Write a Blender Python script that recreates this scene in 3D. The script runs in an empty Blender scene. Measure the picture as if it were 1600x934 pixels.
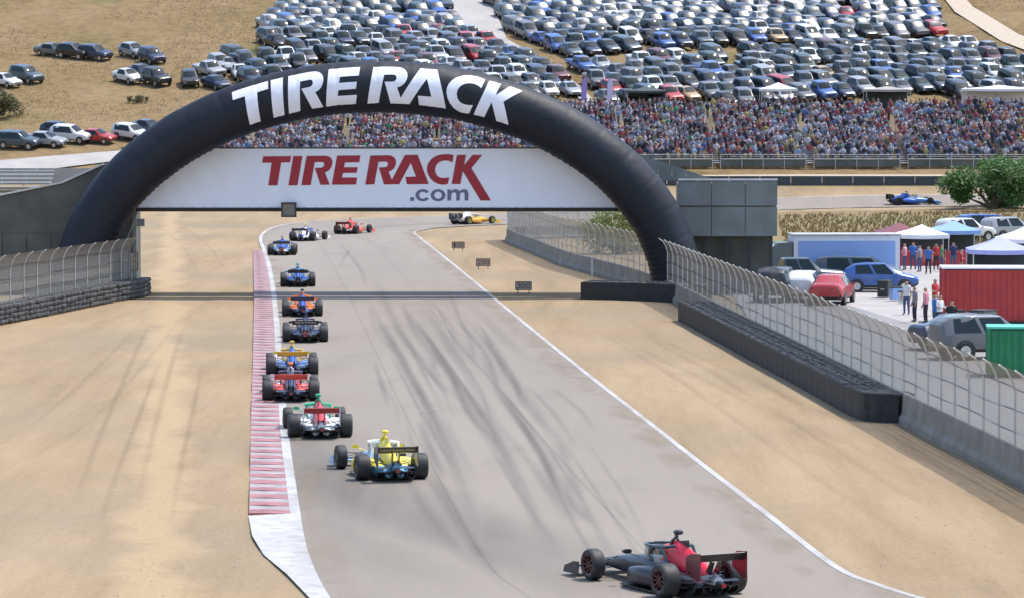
import bpy, bmesh, math, random
from mathutils import Vector, Matrix
R = math.radians
scene = bpy.context.scene
COL = scene.collection
rng = random.Random(11)

# ------------------------------------------------------------------ camera, sky, sun, exposure
FPX, HOR, CAMH = 5500.0, 167.0, 10.0            # focal length in photo pixels, horizon row, camera height
PITCH = math.atan((467.0 - HOR) / FPX)
cam_d = bpy.data.cameras.new('camera'); cam = bpy.data.objects.new('camera', cam_d); COL.objects.link(cam)
cam.location = (0, 0, CAMH); cam.rotation_euler = (math.pi / 2 - PITCH, 0, 0)
cam_d.sensor_width = 36.0; cam_d.lens = 36.0 * FPX / 1600.0
cam_d.clip_start = 0.5; cam_d.clip_end = 6000
scene.camera = cam

SUN_EL, SUN_AZ = R(66), R(68)                   # azimuth clockwise from the view axis (+Y): beyond the arch and to the right
world = bpy.data.worlds.new('World'); scene.world = world; world.use_nodes = True
wn = world.node_tree.nodes; wl = world.node_tree.links
sky = wn.new('ShaderNodeTexSky'); sky.sky_type = 'NISHITA'; sky.sun_disc = False
sky.sun_elevation = SUN_EL; sky.sun_rotation = SUN_AZ
sky.air_density = 1.0; sky.dust_density = 1.5; sky.ozone_density = 1.0
wn['Background'].inputs['Strength'].default_value = 0.15
wl.new(sky.outputs[0], wn['Background'].inputs['Color'])
sun_d = bpy.data.lights.new('sun', 'SUN'); sun_d.energy = 2.3; sun_d.angle = R(0.6); sun_d.color = (1.0, 0.955, 0.88)
sun = bpy.data.objects.new('sun', sun_d); COL.objects.link(sun)
to_sun = Vector((math.cos(SUN_EL) * math.sin(SUN_AZ), math.cos(SUN_EL) * math.cos(SUN_AZ), math.sin(SUN_EL)))
sun.rotation_euler = to_sun.to_track_quat('Z', 'Y').to_euler()
sun.location = (60, 60, 120)
vs = scene.view_settings
vs.view_transform = 'Standard'; vs.look = 'None'; vs.gamma = 1.0; vs.use_curve_mapping = False
vs.exposure = 1.02
scene.cycles.max_bounces = 6; scene.cycles.transparent_max_bounces = 24
scene.cycles.use_denoising = True

# ------------------------------------------------------------------ terrain and pixel-to-ground
def smooth01(t):
    t = max(0.0, min(1.0, t)); return t * t * (3 - 2 * t)
def hill(x, y):
    t = (y - 341.0) / 6.0
    h = 0.19 * 6.0 * (math.log1p(math.exp(t)) if t < 30 else t)
    if t < -8: return 0.0
    if y > 350:
        k = smooth01((y - 350) / 40)
        h += k * (0.35 * math.sin(x * 0.043 + 1.3) * math.sin(y * 0.05) + 0.2 * math.sin(x * 0.11 + y * 0.07))
    if y > 520: h -= 0.0006 * (y - 520) ** 2 * (1 if y < 678 else 0) + (15 + 0.19 * (y - 678) if y >= 678 else 0)
    return h
CP, SP = math.cos(PITCH), math.sin(PITCH)
def ray(px, py):
    a = (px - 800.0) / FPX; b = (467.0 - py) / FPX
    return Vector((a, CP + b * SP, -SP + b * CP))
def at(px, py, z=0.0):                           # point on a level plane
    d = ray(px, py); t = (z - CAMH) / d.z
    return Vector((d.x * t, d.y * t, z))
def atY(px, py, Y):                              # point in the upright plane at distance Y
    d = ray(px, py); t = Y / d.y
    return Vector((d.x * t, Y, CAMH + d.z * t))
def atT(px, py):                                 # point on the terrain
    d = ray(px, py)
    t0 = 60.0; t = t0; step = 2.0
    while t < 900:
        if CAMH + d.z * t < hill(d.x * t, d.y * t): break
        t += step
    lo, hi = t - step, t
    for _ in range(24):
        m = (lo + hi) / 2
        if CAMH + d.z * m < hill(d.x * m, d.y * m): hi = m
        else: lo = m
    return Vector((d.x * hi, d.y * hi, hill(d.x * hi, d.y * hi)))
def px_of(p):
    d = Vector(p) - Vector((0, 0, CAMH))
    depth = d.y * CP - d.z * SP; up = d.y * SP + d.z * CP
    return 800 + FPX * d.x / depth, 467 - FPX * up / depth

# ------------------------------------------------------------------ mesh builder and tagging
class MB:
    def __init__(s): s.v = []; s.f = []; s.m = []; s.c = []; s.col = None
    def add(s, vs, fs, m=0):
        o = len(s.v); s.v += [tuple(p) for p in vs]
        for f in fs:
            s.f.append(tuple(i + o for i in f)); s.m.append(m); s.c.append(s.col)
    def box(s, c, d, m=0, M=None):
        x, y, z = d[0] / 2, d[1] / 2, d[2] / 2
        P = [Vector((a * x, b * y, e * z)) for a in (-1, 1) for b in (-1, 1) for e in (-1, 1)]
        if M is not None: P = [M @ p for p in P]
        P = [p + Vector(c) for p in P]
        s.add(P, [(0, 1, 3, 2), (4, 6, 7, 5), (0, 4, 5, 1), (2, 3, 7, 6), (0, 2, 6, 4), (1, 5, 7, 3)], m)
    def bar(s, a, b, w, h, m=0):
        a, b = Vector(a), Vector(b); d = (b - a); L = d.length; d.normalize()
        up = Vector((0, 0, 1)) if abs(d.z) < 0.95 else Vector((0, 1, 0))
        u = d.cross(up).normalized(); n = u.cross(d)
        P = [a + u * (i * w / 2) + n * (j * h / 2) + d * (k * L) for k in (0, 1) for i, j in ((-1, -1), (1, -1), (1, 1), (-1, 1))]
        s.add(P, [(3, 2, 1, 0), (4, 5, 6, 7)] + [(i, (i + 1) % 4, 4 + (i + 1) % 4, 4 + i) for i in range(4)], m)
    def tube(s, path, r, n=8, m=0, closed=False, cap=True):
        path = [Vector(p) for p in path]; N = len(path); rs = r if isinstance(r, (list, tuple)) else [r] * N
        rings = []; pu = None
        for i, p in enumerate(path):
            a = path[i - 1] if (i > 0 or closed) else p; b = path[(i + 1) % N] if (i < N - 1 or closed) else p
            d = (b - a).normalized()
            if pu is None: pu = d.orthogonal().normalized()
            u = (pu - d * pu.dot(d)).normalized(); w = d.cross(u); pu = u
            rings.append([p + (u * math.cos(2 * math.pi * k / n) + w * math.sin(2 * math.pi * k / n)) * rs[i] for k in range(n)])
        s.loft(rings, m, closed=closed, cap=cap)
    def loft(s, rings, m=0, closed=False, cap=True, ring_closed=True):
        n = len(rings[0]); V = [p for r_ in rings for p in r_]; F = []
        K = len(rings)
        for i in range(K if closed else K - 1):
            for k in range(n if ring_closed else n - 1):
                F.append((i * n + k, i * n + (k + 1) % n, ((i + 1) % K) * n + (k + 1) % n, ((i + 1) % K) * n + k))
        if cap and not closed:
            F.append(tuple(range(n - 1, -1, -1))); F.append(tuple((K - 1) * n + k for k in range(n)))
        s.add(V, F, m)
    def prism(s, poly, z0, z1, m=0, M=None):      # poly in XY, extruded in Z
        n = len(poly)
        P = [Vector((x, y, z0)) for x, y in poly] + [Vector((x, y, z1)) for x, y in poly]
        if M is not None: P = [M @ p for p in P]
        s.add(P, [tuple(range(n - 1, -1, -1)), tuple(range(n, 2 * n))] + [(i, (i + 1) % n, n + (i + 1) % n, n + i) for i in range(n)], m)
    def lathe(s, prof, c=(0, 0, 0), axis='X', n=20, m=0, closed=True):    # prof: (along axis, radius)
        rings = []
        for a, r_ in prof:
            ring = []
            for k in range(n):
                t = 2 * math.pi * k / n; u, w = r_ * math.cos(t), r_ * math.sin(t)
                ring.append(Vector(c) + (Vector((a, u, w)) if axis == 'X' else Vector((u, a, w)) if axis == 'Y' else Vector((u, w, a))))
            rings.append(ring)
        s.loft(rings, m, closed=closed, cap=not closed)
    def mesh(s, name, mats, smooth=None):
        me = bpy.data.meshes.new(name); me.from_pydata(s.v, [], s.f)
        for mt in (mats if isinstance(mats, (list, tuple)) else [mats]): me.materials.append(mt)
        if any(s.m): me.polygons.foreach_set('material_index', s.m)
        if s.col is not None:
            at_ = me.color_attributes.new('Col', 'FLOAT_COLOR', 'CORNER'); buf = []
            for f, c in zip(s.f, s.c): buf += list((*(c or (1, 1, 1)), 1.0)) * len(f)
            at_.data.foreach_set('color', buf)
        bm = bmesh.new(); bm.from_mesh(me); bmesh.ops.recalc_face_normals(bm, faces=bm.faces); bm.to_mesh(me); bm.free()
        if smooth is not None:
            me.polygons.foreach_set('use_smooth', [True] * len(me.polygons)); me.set_sharp_from_angle(angle=R(smooth))
        me.update(); return me
    def build(s, name, mats, parent=None, smooth=None): return link(s.mesh(name, mats, smooth), name, parent)
def link(me, name, parent=None, loc=None, rz=None, color=None):
    o = bpy.data.objects.new(name, me); COL.objects.link(o)
    if parent is not None: o.parent = parent
    if loc is not None: o.location = loc
    if rz is not None: o.rotation_euler.z = rz
    if color is not None: o.color = (*color, 1.0)
    return o
def tag(o, label=None, cat=None, group=None, kind=None):
    if label: o['label'] = label
    if cat: o['category'] = cat
    if group: o['group'] = group
    if kind: o['kind'] = kind
    return o
def empty(name, loc=(0, 0, 0), rz=0.0):
    o = bpy.data.objects.new(name, None); COL.objects.link(o); o.location = loc; o.rotation_euler.z = rz; o.empty_display_size = 0.3
    return o
def resample(pts, step):
    pts = [Vector(p) for p in pts]; out = [pts[0].copy()]
    for a, b in zip(pts[:-1], pts[1:]):
        n = max(1, int(round((b - a).length / step)))
        for i in range(1, n + 1): out.append(a.lerp(b, i / n))
    return out
def smooth_path(pts, n=8):                       # Catmull-Rom
    pts = [Vector(p) for p in pts]; P = [2 * pts[0] - pts[1]] + pts + [2 * pts[-1] - pts[-2]]; out = []
    for i in range(1, len(P) - 2):
        for k in range(n):
            t = k / n; a, b, c, d = P[i - 1], P[i], P[i + 1], P[i + 2]
            out.append(0.5 * ((2 * b) + (c - a) * t + (2 * a - 5 * b + 4 * c - d) * t * t + (3 * b - a - 3 * c + d) * t ** 3))
    out.append(pts[-1].copy()); return out
def offset_path(pts, d):                         # positive = to the right of travel
    out = []
    for i, p in enumerate(pts):
        a = pts[max(0, i - 1)]; b = pts[min(len(pts) - 1, i + 1)]; t = (b - a); t.z = 0; t.normalize()
        out.append(p + Vector((t.y, -t.x, 0)) * d)
    return out
def inpoly(x, y, P):
    c = False; j = len(P) - 1
    for i in range(len(P)):
        if (P[i][1] > y) != (P[j][1] > y) and x < (P[j][0] - P[i][0]) * (y - P[i][1]) / (P[j][1] - P[i][1]) + P[i][0]: c = not c
        j = i
    return c

# ------------------------------------------------------------------ materials
MATS = {}
def nodes(name):
    m = bpy.data.materials.new(name); m.use_nodes = True; MATS[name] = m
    nt = m.node_tree; return m, nt, nt.nodes['Principled BSDF'], nt.nodes, nt.links
def N(nt, t, **kw):
    n = nt.nodes.new(t)
    for k, v in kw.items():
        if k in n.inputs: n.inputs[k].default_value = v
        else: setattr(n, k, v)
    return n
def mixc(nt, a, b, fac, blend='MIX'):
    n = nt.nodes.new('ShaderNodeMix'); n.data_type = 'RGBA'; n.blend_type = blend
    for sock, v in ((n.inputs['Factor'], fac), (n.inputs['A'], a), (n.inputs['B'], b)):
        if isinstance(v, bpy.types.NodeSocket): nt.links.new(v, sock)
        elif isinstance(v, (int, float)): sock.default_value = v
        else: sock.default_value = (*v, 1.0)
    return n.outputs['Result']
def ramp(nt, src, stops):
    n = nt.nodes.new('ShaderNodeValToRGB'); e = n.color_ramp.elements
    while len(e) < len(stops): e.new(0.5)
    for el, (p, c) in zip(e, stops):
        el.position = p; el.color = (*c, 1.0) if not isinstance(c, (int, float)) else (c, c, c, 1.0)
    nt.links.new(src, n.inputs['Fac']); return n.outputs['Color']
def noise(nt, scale, detail=4.0, rough=0.6, coord='Object', stretch=None, rot=None):
    tc = nt.nodes.new('ShaderNodeTexCoord'); src = tc.outputs[coord]
    if stretch or rot:
        mp = nt.nodes.new('ShaderNodeMapping'); nt.links.new(src, mp.inputs['Vector'])
        if stretch: mp.inputs['Scale'].default_value = stretch
        if rot: mp.inputs['Rotation'].default_value = (0, 0, rot)
        src = mp.outputs[0]
    n = nt.nodes.new('ShaderNodeTexNoise'); n.inputs['Scale'].default_value = scale
    n.inputs['Detail'].default_value = detail; n.inputs['Roughness'].default_value = rough
    nt.links.new(src, n.inputs['Vector']); return n.outputs['Fac']
def bump(nt, b, h, strength=0.3, dist=0.02):
    n = nt.nodes.new('ShaderNodeBump'); n.inputs['Strength'].default_value = strength; n.inputs['Distance'].default_value = dist
    nt.links.new(h, n.inputs['Height']); nt.links.new(n.outputs[0], b.inputs['Normal'])
def plain(name, col, rough=0.6, metal=0.0, var=0.15, scale=3.0, bmp=0.0, coat=0.0, spec=0.5):
    m, nt, b, ns, lk = nodes(name)
    f = noise(nt, scale)
    lo = tuple(c * (1 - var) for c in col); hi = tuple(min(1, c * (1 + var)) for c in col)
    lk.new(ramp(nt, f, [(0.3, lo), (0.7, hi)]), b.inputs['Base Color'])
    b.inputs['Roughness'].default_value = rough; b.inputs['Metallic'].default_value = metal
    b.inputs['Coat Weight'].default_value = coat; b.inputs['Specular IOR Level'].default_value = spec
    if bmp: bump(nt, b, noise(nt, scale * 6), bmp)
    return m
def objcol(name, rough=0.3, metal=0.0, coat=0.6, dirt=0.12):
    m, nt, b, ns, lk = nodes(name)
    oi = N(nt, 'ShaderNodeObjectInfo'); f = noise(nt, 2.2)
    lk.new(mixc(nt, oi.outputs['Color'], (0.32, 0.26, 0.18), ramp(nt, f, [(0.45, 0.0), (0.8, dirt)])), b.inputs['Base Color'])
    b.inputs['Roughness'].default_value = rough; b.inputs['Metallic'].default_value = metal; b.inputs['Coat Weight'].default_value = coat
    b.inputs['Coat Roughness'].default_value = 0.06
    return m
plain('white_paint', (0.46, 0.45, 0.45), 0.55, var=0.16, scale=1.2)
def worn_paint():
    m = MATS['white_paint']; nt = m.node_tree; b = nt.nodes['Principled BSDF']; src = b.inputs['Base Color'].links[0].from_socket
    w = ramp(nt, noise(nt, 2.5, 6, 0.75), [(0.5, 0.0), (0.68, 0.7)]); g = ramp(nt, noise(nt, 0.25, 3, 0.6), [(0.4, 0.0), (0.7, 0.35)])
    c = mixc(nt, mixc(nt, src, (0.2, 0.18, 0.16), w), (0.25, 0.21, 0.16), g); nt.links.new(c, b.inputs['Base Color'])
worn_paint()
plain('stone_grey', (0.29, 0.23, 0.155), 0.9, var=0.3)
plain('concrete', (0.22, 0.2, 0.175), 0.9, var=0.25, scale=0.9, bmp=0.15)
plain('concrete_pale', (0.34, 0.32, 0.3), 0.9, var=0.12, scale=0.35, bmp=0.1)
plain('steel', (0.5, 0.5, 0.5), 0.4, 0.8, var=0.12)
plain('galv', (0.55, 0.55, 0.54), 0.5, 0.35, var=0.12, scale=2)
plain('aluminium', (0.62, 0.63, 0.65), 0.4, 0.45, var=0.1, scale=1.2)
plain('dark_steel', (0.035, 0.036, 0.04), 0.5, 0.3, var=0.2)
plain('rubber', (0.022, 0.022, 0.023), 0.75, var=0.35, scale=5, bmp=0.2)
plain('tyre_rubber', (0.02, 0.02, 0.021), 0.62, var=0.3, scale=7, bmp=0.06)
plain('old_tyre', (0.075, 0.074, 0.072), 0.8, var=0.45, scale=1.7, bmp=0.2)
plain('carbon', (0.014, 0.014, 0.016), 0.35, var=0.3, scale=6, coat=0.3)
plain('gunmetal', (0.09, 0.09, 0.095), 0.35, 0.8, var=0.1)
plain('dark_plastic', (0.03, 0.03, 0.032), 0.6, var=0.2)
plain('letter_white', (0.8, 0.81, 0.88), 0.4, var=0.05, scale=1.5)
plain('letter_red', (0.36, 0.016, 0.03), 0.5, var=0.1, scale=0.8)
plain('letter_grey', (0.14, 0.15, 0.24), 0.5, var=0.08)
plain('digit', (0.05, 0.035, 0.04), 0.6, var=0.1)
plain('sign_tan', (0.42, 0.34, 0.25), 0.7, var=0.1)
plain('taupe', (0.2, 0.175, 0.14), 0.5, var=0.2)
plain('red_paint', (0.42, 0.03, 0.03), 0.45, var=0.15, scale=0.8, bmp=0.05)
plain('green_paint', (0.008, 0.2, 0.075), 0.45, var=0.2, scale=0.9, bmp=0.08)
plain('teal_lid', (0.09, 0.46, 0.32), 0.5, var=0.1)
plain('blue_panel', (0.24, 0.4, 0.74), 0.25, var=0.08, scale=0.6, coat=0.4)
plain('maroon', (0.16, 0.03, 0.045), 0.5, var=0.2)
plain('canopy_white', (0.74, 0.74, 0.8), 0.7, var=0.05)
plain('canopy_lilac', (0.36, 0.38, 0.72), 0.7, var=0.06)
plain('red_fabric', (0.42, 0.05, 0.05), 0.8, var=0.3, scale=1.5, bmp=0.2)
plain('slate_panel', (0.15, 0.17, 0.165), 0.6, var=0.18, scale=0.7, bmp=0.08)
plain('screen_olive', (0.1, 0.1, 0.088), 0.85, var=0.25, scale=0.6, bmp=0.2)
plain('kerb_red', (0.3, 0.125, 0.13), 0.7, var=0.35, scale=1.6, bmp=0.1)
plain('kerb_white', (0.3, 0.265, 0.265), 0.7, var=0.3, scale=1.6, bmp=0.1)
plain('hut_dark', (0.04, 0.05, 0.055), 0.7, var=0.2)
plain('skin', (0.45, 0.26, 0.18), 0.6, var=0.1)
plain('lamp_glass', (0.75, 0.77, 0.8), 0.12, 0.2, var=0.05)
plain('tail_red', (0.35, 0.01, 0.01), 0.3, var=0.1)
plain('yellow_light', (0.5, 0.45, 0.05), 0.4, var=0.1)
plain('bark', (0.1, 0.075, 0.05), 0.9, var=0.3, bmp=0.4)
plain('white_post', (0.7, 0.7, 0.68), 0.5, var=0.06)
objcol('car_paint', 0.32, 0.1, 0.3, 0.3)
objcol('race_plain', 0.38, 0.0, 0.25, 0.04)
objcol('rim_paint', 0.35, 0.5, 0.3, 0.05)

def mk_glass():
    m, nt, b, ns, lk = nodes('car_glass')
    b.inputs['Base Color'].default_value = (0.02, 0.03, 0.035, 1); b.inputs['Roughness'].default_value = 0.06
    b.inputs['Specular IOR Level'].default_value = 0.22
    lk.new(ramp(nt, noise(nt, 1.5), [(0.3, 0.015), (0.8, 0.05)]), b.inputs['Roughness'])
mk_glass()
def mk_screen():
    m, nt, b, ns, lk = nodes('aeroscreen_glass')
    tr = N(nt, 'ShaderNodeBsdfTransparent'); gl = N(nt, 'ShaderNodeBsdfGlossy'); gl.inputs['Roughness'].default_value = 0.05
    gl.inputs['Color'].default_value = (0.7, 0.75, 0.8, 1)
    lw = N(nt, 'ShaderNodeLayerWeight'); lw.inputs['Blend'].default_value = 0.25
    mx = N(nt, 'ShaderNodeMixShader'); lk.new(lw.outputs['Facing'], mx.inputs[0]); lk.new(tr.outputs[0], mx.inputs[1]); lk.new(gl.outputs[0], mx.inputs[2])
    tr.inputs['Color'].default_value = (0.75, 0.78, 0.8, 1)
    lk.new(mx.outputs[0], nt.nodes['Material Output'].inputs['Surface'])
mk_screen()
def mk_livery():                                 # two team colours split by a slanted line in object space
    m, nt, b, ns, lk = nodes('race_livery')
    oi = N(nt, 'ShaderNodeObjectInfo'); at_ = N(nt, 'ShaderNodeAttribute'); at_.attribute_type = 'OBJECT'; at_.attribute_name = 'second_colour'
    tc = N(nt, 'ShaderNodeTexCoord'); sp = N(nt, 'ShaderNodeSeparateXYZ'); lk.new(tc.outputs['Object'], sp.inputs[0])
    a1 = N(nt, 'ShaderNodeMath', operation='MULTIPLY_ADD'); lk.new(sp.outputs['Y'], a1.inputs[0]); a1.inputs[1].default_value = 0.22; lk.new(sp.outputs['Z'], a1.inputs[2])
    a2 = N(nt, 'ShaderNodeMath', operation='GREATER_THAN'); lk.new(a1.outputs[0], a2.inputs[0]); a2.inputs[1].default_value = 0.36
    lk.new(mixc(nt, at_.outputs['Color'], oi.outputs['Color'], a2.outputs[0]), b.inputs['Base Color'])
    b.inputs['Roughness'].default_value = 0.4; b.inputs['Coat Weight'].default_value = 0.2; b.inputs['Coat Roughness'].default_value = 0.1
mk_livery()
def mk_vcol(name, rough, coat):
    m, nt, b, ns, lk = nodes(name)
    at_ = N(nt, 'ShaderNodeAttribute'); at_.attribute_name = 'Col'
    lk.new(at_.outputs['Color'], b.inputs['Base Color']); b.inputs['Roughness'].default_value = rough; b.inputs['Coat Weight'].default_value = coat
mk_vcol('cloth_mix', 0.85, 0.0); mk_vcol('paint_mix', 0.32, 0.3)
def mk_person():
    m, nt, b, ns, lk = nodes('person_cloth')
    oi = N(nt, 'ShaderNodeObjectInfo'); at_ = N(nt, 'ShaderNodeAttribute'); at_.attribute_type = 'OBJECT'; at_.attribute_name = 'trouser_colour'
    tc = N(nt, 'ShaderNodeTexCoord'); sp = N(nt, 'ShaderNodeSeparateXYZ'); lk.new(tc.outputs['Object'], sp.inputs[0])
    ax = N(nt, 'ShaderNodeMath', operation='ABSOLUTE'); lk.new(sp.outputs['X'], ax.inputs[0])
    def gt(s, v):
        n = N(nt, 'ShaderNodeMath', operation='GREATER_THAN'); lk.new(s, n.inputs[0]); n.inputs[1].default_value = v; return n.outputs[0]
    c = mixc(nt, at_.outputs['Color'], oi.outputs['Color'], gt(sp.outputs['Z'], 0.93))
    arm = N(nt, 'ShaderNodeMath', operation='MULTIPLY'); lk.new(gt(ax.outputs[0], 0.205), arm.inputs[0])
    lo = N(nt, 'ShaderNodeMath', operation='LESS_THAN'); lk.new(sp.outputs['Z'], lo.inputs[0]); lo.inputs[1].default_value = 1.2; lk.new(lo.outputs[0], arm.inputs[1])
    skin = (0.42, 0.25, 0.17)
    c = mixc(nt, c, skin, arm.outputs[0]); c = mixc(nt, c, skin, gt(sp.outputs['Z'], 1.475))
    c = mixc(nt, c, (0.03, 0.02, 0.015), gt(sp.outputs['Z'], 1.66))
    low = N(nt, 'ShaderNodeMath', operation='LESS_THAN'); lk.new(sp.outputs['Z'], low.inputs[0]); low.inputs[1].default_value = 0.07
    c = mixc(nt, c, (0.04, 0.04, 0.04), low.outputs[0])
    lk.new(c, b.inputs['Base Color']); b.inputs['Roughness'].default_value = 0.85
mk_person()
def mk_leaf(name, a, b_):
    m, nt, b, ns, lk = nodes(name)
    oi = N(nt, 'ShaderNodeNewGeometry')
    lk.new(ramp(nt, oi.outputs['Random Per Island'], [(0.0, a), (1.0, b_)]), b.inputs['Base Color']); b.inputs['Roughness'].default_value = 0.6
    tl = N(nt, 'ShaderNodeBsdfTranslucent'); tl.inputs['Color'].default_value = (*[x * 1.4 for x in b_], 1)
    mx = N(nt, 'ShaderNodeMixShader'); mx.inputs[0].default_value = 0.3
    lk.new(b.outputs[0], mx.inputs[1]); lk.new(tl.outputs[0], mx.inputs[2]); lk.new(mx.outputs[0], nt.nodes['Material Output'].inputs['Surface'])
mk_leaf('leaf_green', (0.025, 0.07, 0.012), (0.07, 0.17, 0.03)); mk_leaf('leaf_pale', (0.09, 0.13, 0.03), (0.22, 0.25, 0.07)); mk_leaf('leaf_olive', (0.05, 0.05, 0.012), (0.1, 0.09, 0.025))
mk_leaf('dry_grass', (0.17, 0.125, 0.06), (0.27, 0.21, 0.11)); mk_leaf('field_blades', (0.09, 0.065, 0.025), (0.2, 0.14, 0.055))
def mk_mesh(name, col, cell, wire):              # woven wire: real gaps every few centimetres
    m, nt, b, ns, lk = nodes(name)
    uv = N(nt, 'ShaderNodeUVMap'); sp = N(nt, 'ShaderNodeSeparateXYZ'); lk.new(uv.outputs[0], sp.inputs[0]); outs = []
    for ax in ('X', 'Y'):
        d = N(nt, 'ShaderNodeMath', operation='DIVIDE'); lk.new(sp.outputs[ax], d.inputs[0]); d.inputs[1].default_value = cell
        f = N(nt, 'ShaderNodeMath', operation='FRACT'); lk.new(d.outputs[0], f.inputs[0])
        g = N(nt, 'ShaderNodeMath', operation='LESS_THAN'); lk.new(f.outputs[0], g.inputs[0]); g.inputs[1].default_value = wire; outs.append(g.outputs[0])
    mxm = N(nt, 'ShaderNodeMath', operation='MAXIMUM'); lk.new(outs[0], mxm.inputs[0]); lk.new(outs[1], mxm.inputs[1])
    b.inputs['Base Color'].default_value = (*col, 1); b.inputs['Roughness'].default_value = 0.5; b.inputs['Metallic'].default_value = 0.3
    lk.new(mxm.outputs[0], b.inputs['Alpha'])
mk_mesh('wire_mesh', (0.34, 0.325, 0.3), 0.055, 0.36)
# ================================================================== GROUND, TRACK, KERB
def mk_ground():
    m, nt, b, ns, lk = nodes('ground_soil')
    big = noise(nt, 0.045, 5, 0.6); mid = noise(nt, 0.42, 6, 0.7, stretch=(1.0, 0.09, 1.0), rot=R(-6)); fine = noise(nt, 9.0, 4, 0.7)
    sand = ramp(nt, mid, [(0.26, (0.215, 0.153, 0.087)), (0.42, (0.281, 0.205, 0.119)), (0.56, (0.322, 0.238, 0.144)), (0.75, (0.355, 0.271, 0.173))])
    sand = mixc(nt, sand, (0.231, 0.189, 0.130), ramp(nt, big, [(0.44, 0.0), (0.64, 0.7)]))
    # a graded strip of fresh pale sand running beside the kerb
    tc = N(nt, 'ShaderNodeTexCoord'); sp = N(nt, 'ShaderNodeSeparateXYZ'); lk.new(tc.outputs['Object'], sp.inputs[0])
    ln = N(nt, 'ShaderNodeMath', operation='MULTIPLY_ADD'); lk.new(sp.outputs['Y'], ln.inputs[0]); ln.inputs[1].default_value = 0.0955; lk.new(sp.outputs['X'], ln.inputs[2])
    wob = N(nt, 'ShaderNodeMath', operation='MULTIPLY_ADD'); lk.new(noise(nt, 0.16, 4, 0.7), wob.inputs[0]); wob.inputs[1].default_value = 3.2; lk.new(ln.outputs[0], wob.inputs[2])
    sb = N(nt, 'ShaderNodeMath', operation='SUBTRACT'); lk.new(wob.outputs[0], sb.inputs[0]); sb.inputs[1].default_value = 1.2
    ab = N(nt, 'ShaderNodeMath', operation='ABSOLUTE'); lk.new(sb.outputs[0], ab.inputs[0])
    strip = ramp(nt, ab.outputs[0], [(0.3, 0.8), (1.0, 0.0)])
    sand = mixc(nt, sand, (0.371, 0.278, 0.163), strip)
    # hillside: trodden dirt and dry grass
    g1 = noise(nt, 0.06, 6, 0.65); g2 = noise(nt, 0.8, 5, 0.7)
    dirt = ramp(nt, g2, [(0.25, (0.157, 0.106, 0.055)), (0.6, (0.246, 0.172, 0.089)), (0.85, (0.293, 0.213, 0.118))])
    dry = ramp(nt, g2, [(0.25, (0.102, 0.074, 0.034)), (0.55, (0.199, 0.140, 0.064)), (0.8, (0.240, 0.172, 0.077))])
    grn = ramp(nt, g2, [(0.3, (0.070, 0.070, 0.018)), (0.7, (0.135, 0.127, 0.035))])
    h = mixc(nt, dirt, dry, ramp(nt, g1, [(0.42, 0.0), (0.56, 1.0)]))
    h = mixc(nt, h, grn, ramp(nt, noise(nt, 0.05, 4, 0.6, stretch=(1, 1, 1), rot=1.0), [(0.6, 0.0), (0.75, 0.7)]))
    yr = N(nt, 'ShaderNodeMapRange'); lk.new(sp.outputs['Y'], yr.inputs['Value']); yr.inputs['From Min'].default_value = 346; yr.inputs['From Max'].default_value = 358
    c = mixc(nt, sand, h, yr.outputs[0])
    c = mixc(nt, c, ramp(nt, fine, [(0.3, 0.84), (0.7, 1.12)]), 0.8, 'MULTIPLY')
    lk.new(c, b.inputs['Base Color']); b.inputs['Roughness'].default_value = 0.95; b.inputs['Specular IOR Level'].default_value = 0.15
    hh = N(nt, 'ShaderNodeMath', operation='MULTIPLY_ADD'); lk.new(fine, hh.inputs[0]); hh.inputs[1].default_value = 0.35; lk.new(mid, hh.inputs[2])
    bump(nt, b, hh.outputs[0], 0.55, 0.09)
    return m
mk_ground()
def build_ground():
    xs = [-900, -600, -400, -260, -180] + [-140 + 2.5 * i for i in range(34)] + [-55 + i for i in range(111)] + [57.5 + 2.5 * i for i in range(34)] + [180, 260, 400, 600, 900]
    ys = [-60, -20, 20, 45] + [60 + 1.5 * i for i in range(190)] + [346 + 2.0 * i for i in range(88)] + [530, 560, 600, 640, 680, 720, 800, 1000, 1400]
    from mathutils import noise as mn
    V = []; F = []
    for y in ys:
        for x in xs:
            z = hill(x, y) - 0.035
            if y < 345 and y > 50:
                n1 = mn.noise((x * 0.3, y * 0.09, 0)); n2 = mn.noise((x * 0.9 + 7, y * 0.35, 3))
                z += 0.022 * n1 + 0.008 * n2
                s = x + 0.0955 * y - 1.0 + 1.4 * mn.noise((x * 0.05, y * 0.05, 9)); s2 = (s - 1.5) / 0.35
                if -30 < x < -4 and y < 190: z += 0.07 * math.exp(-s2 * s2) * (1 if y < 175 else (190 - y) / 15) - 0.0
            elif y > 352: z += 0.12 * mn.noise((x * 0.15, y * 0.15, 0)) + 0.05 * mn.noise((x * 0.6, y * 0.6, 0)) - 0.05
            V.append((x, y, z))
    n = len(xs)
    for j in range(len(ys) - 1):
        for i in range(n - 1): F.append((j * n + i, j * n + i + 1, (j + 1) * n + i + 1, (j + 1) * n + i))
    mb = MB(); mb.add(V, F); o = mb.build('ground', MATS['ground_soil'], smooth=60)
    tag(o, kind='structure')
    return o
GROUND = build_ground()

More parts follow.
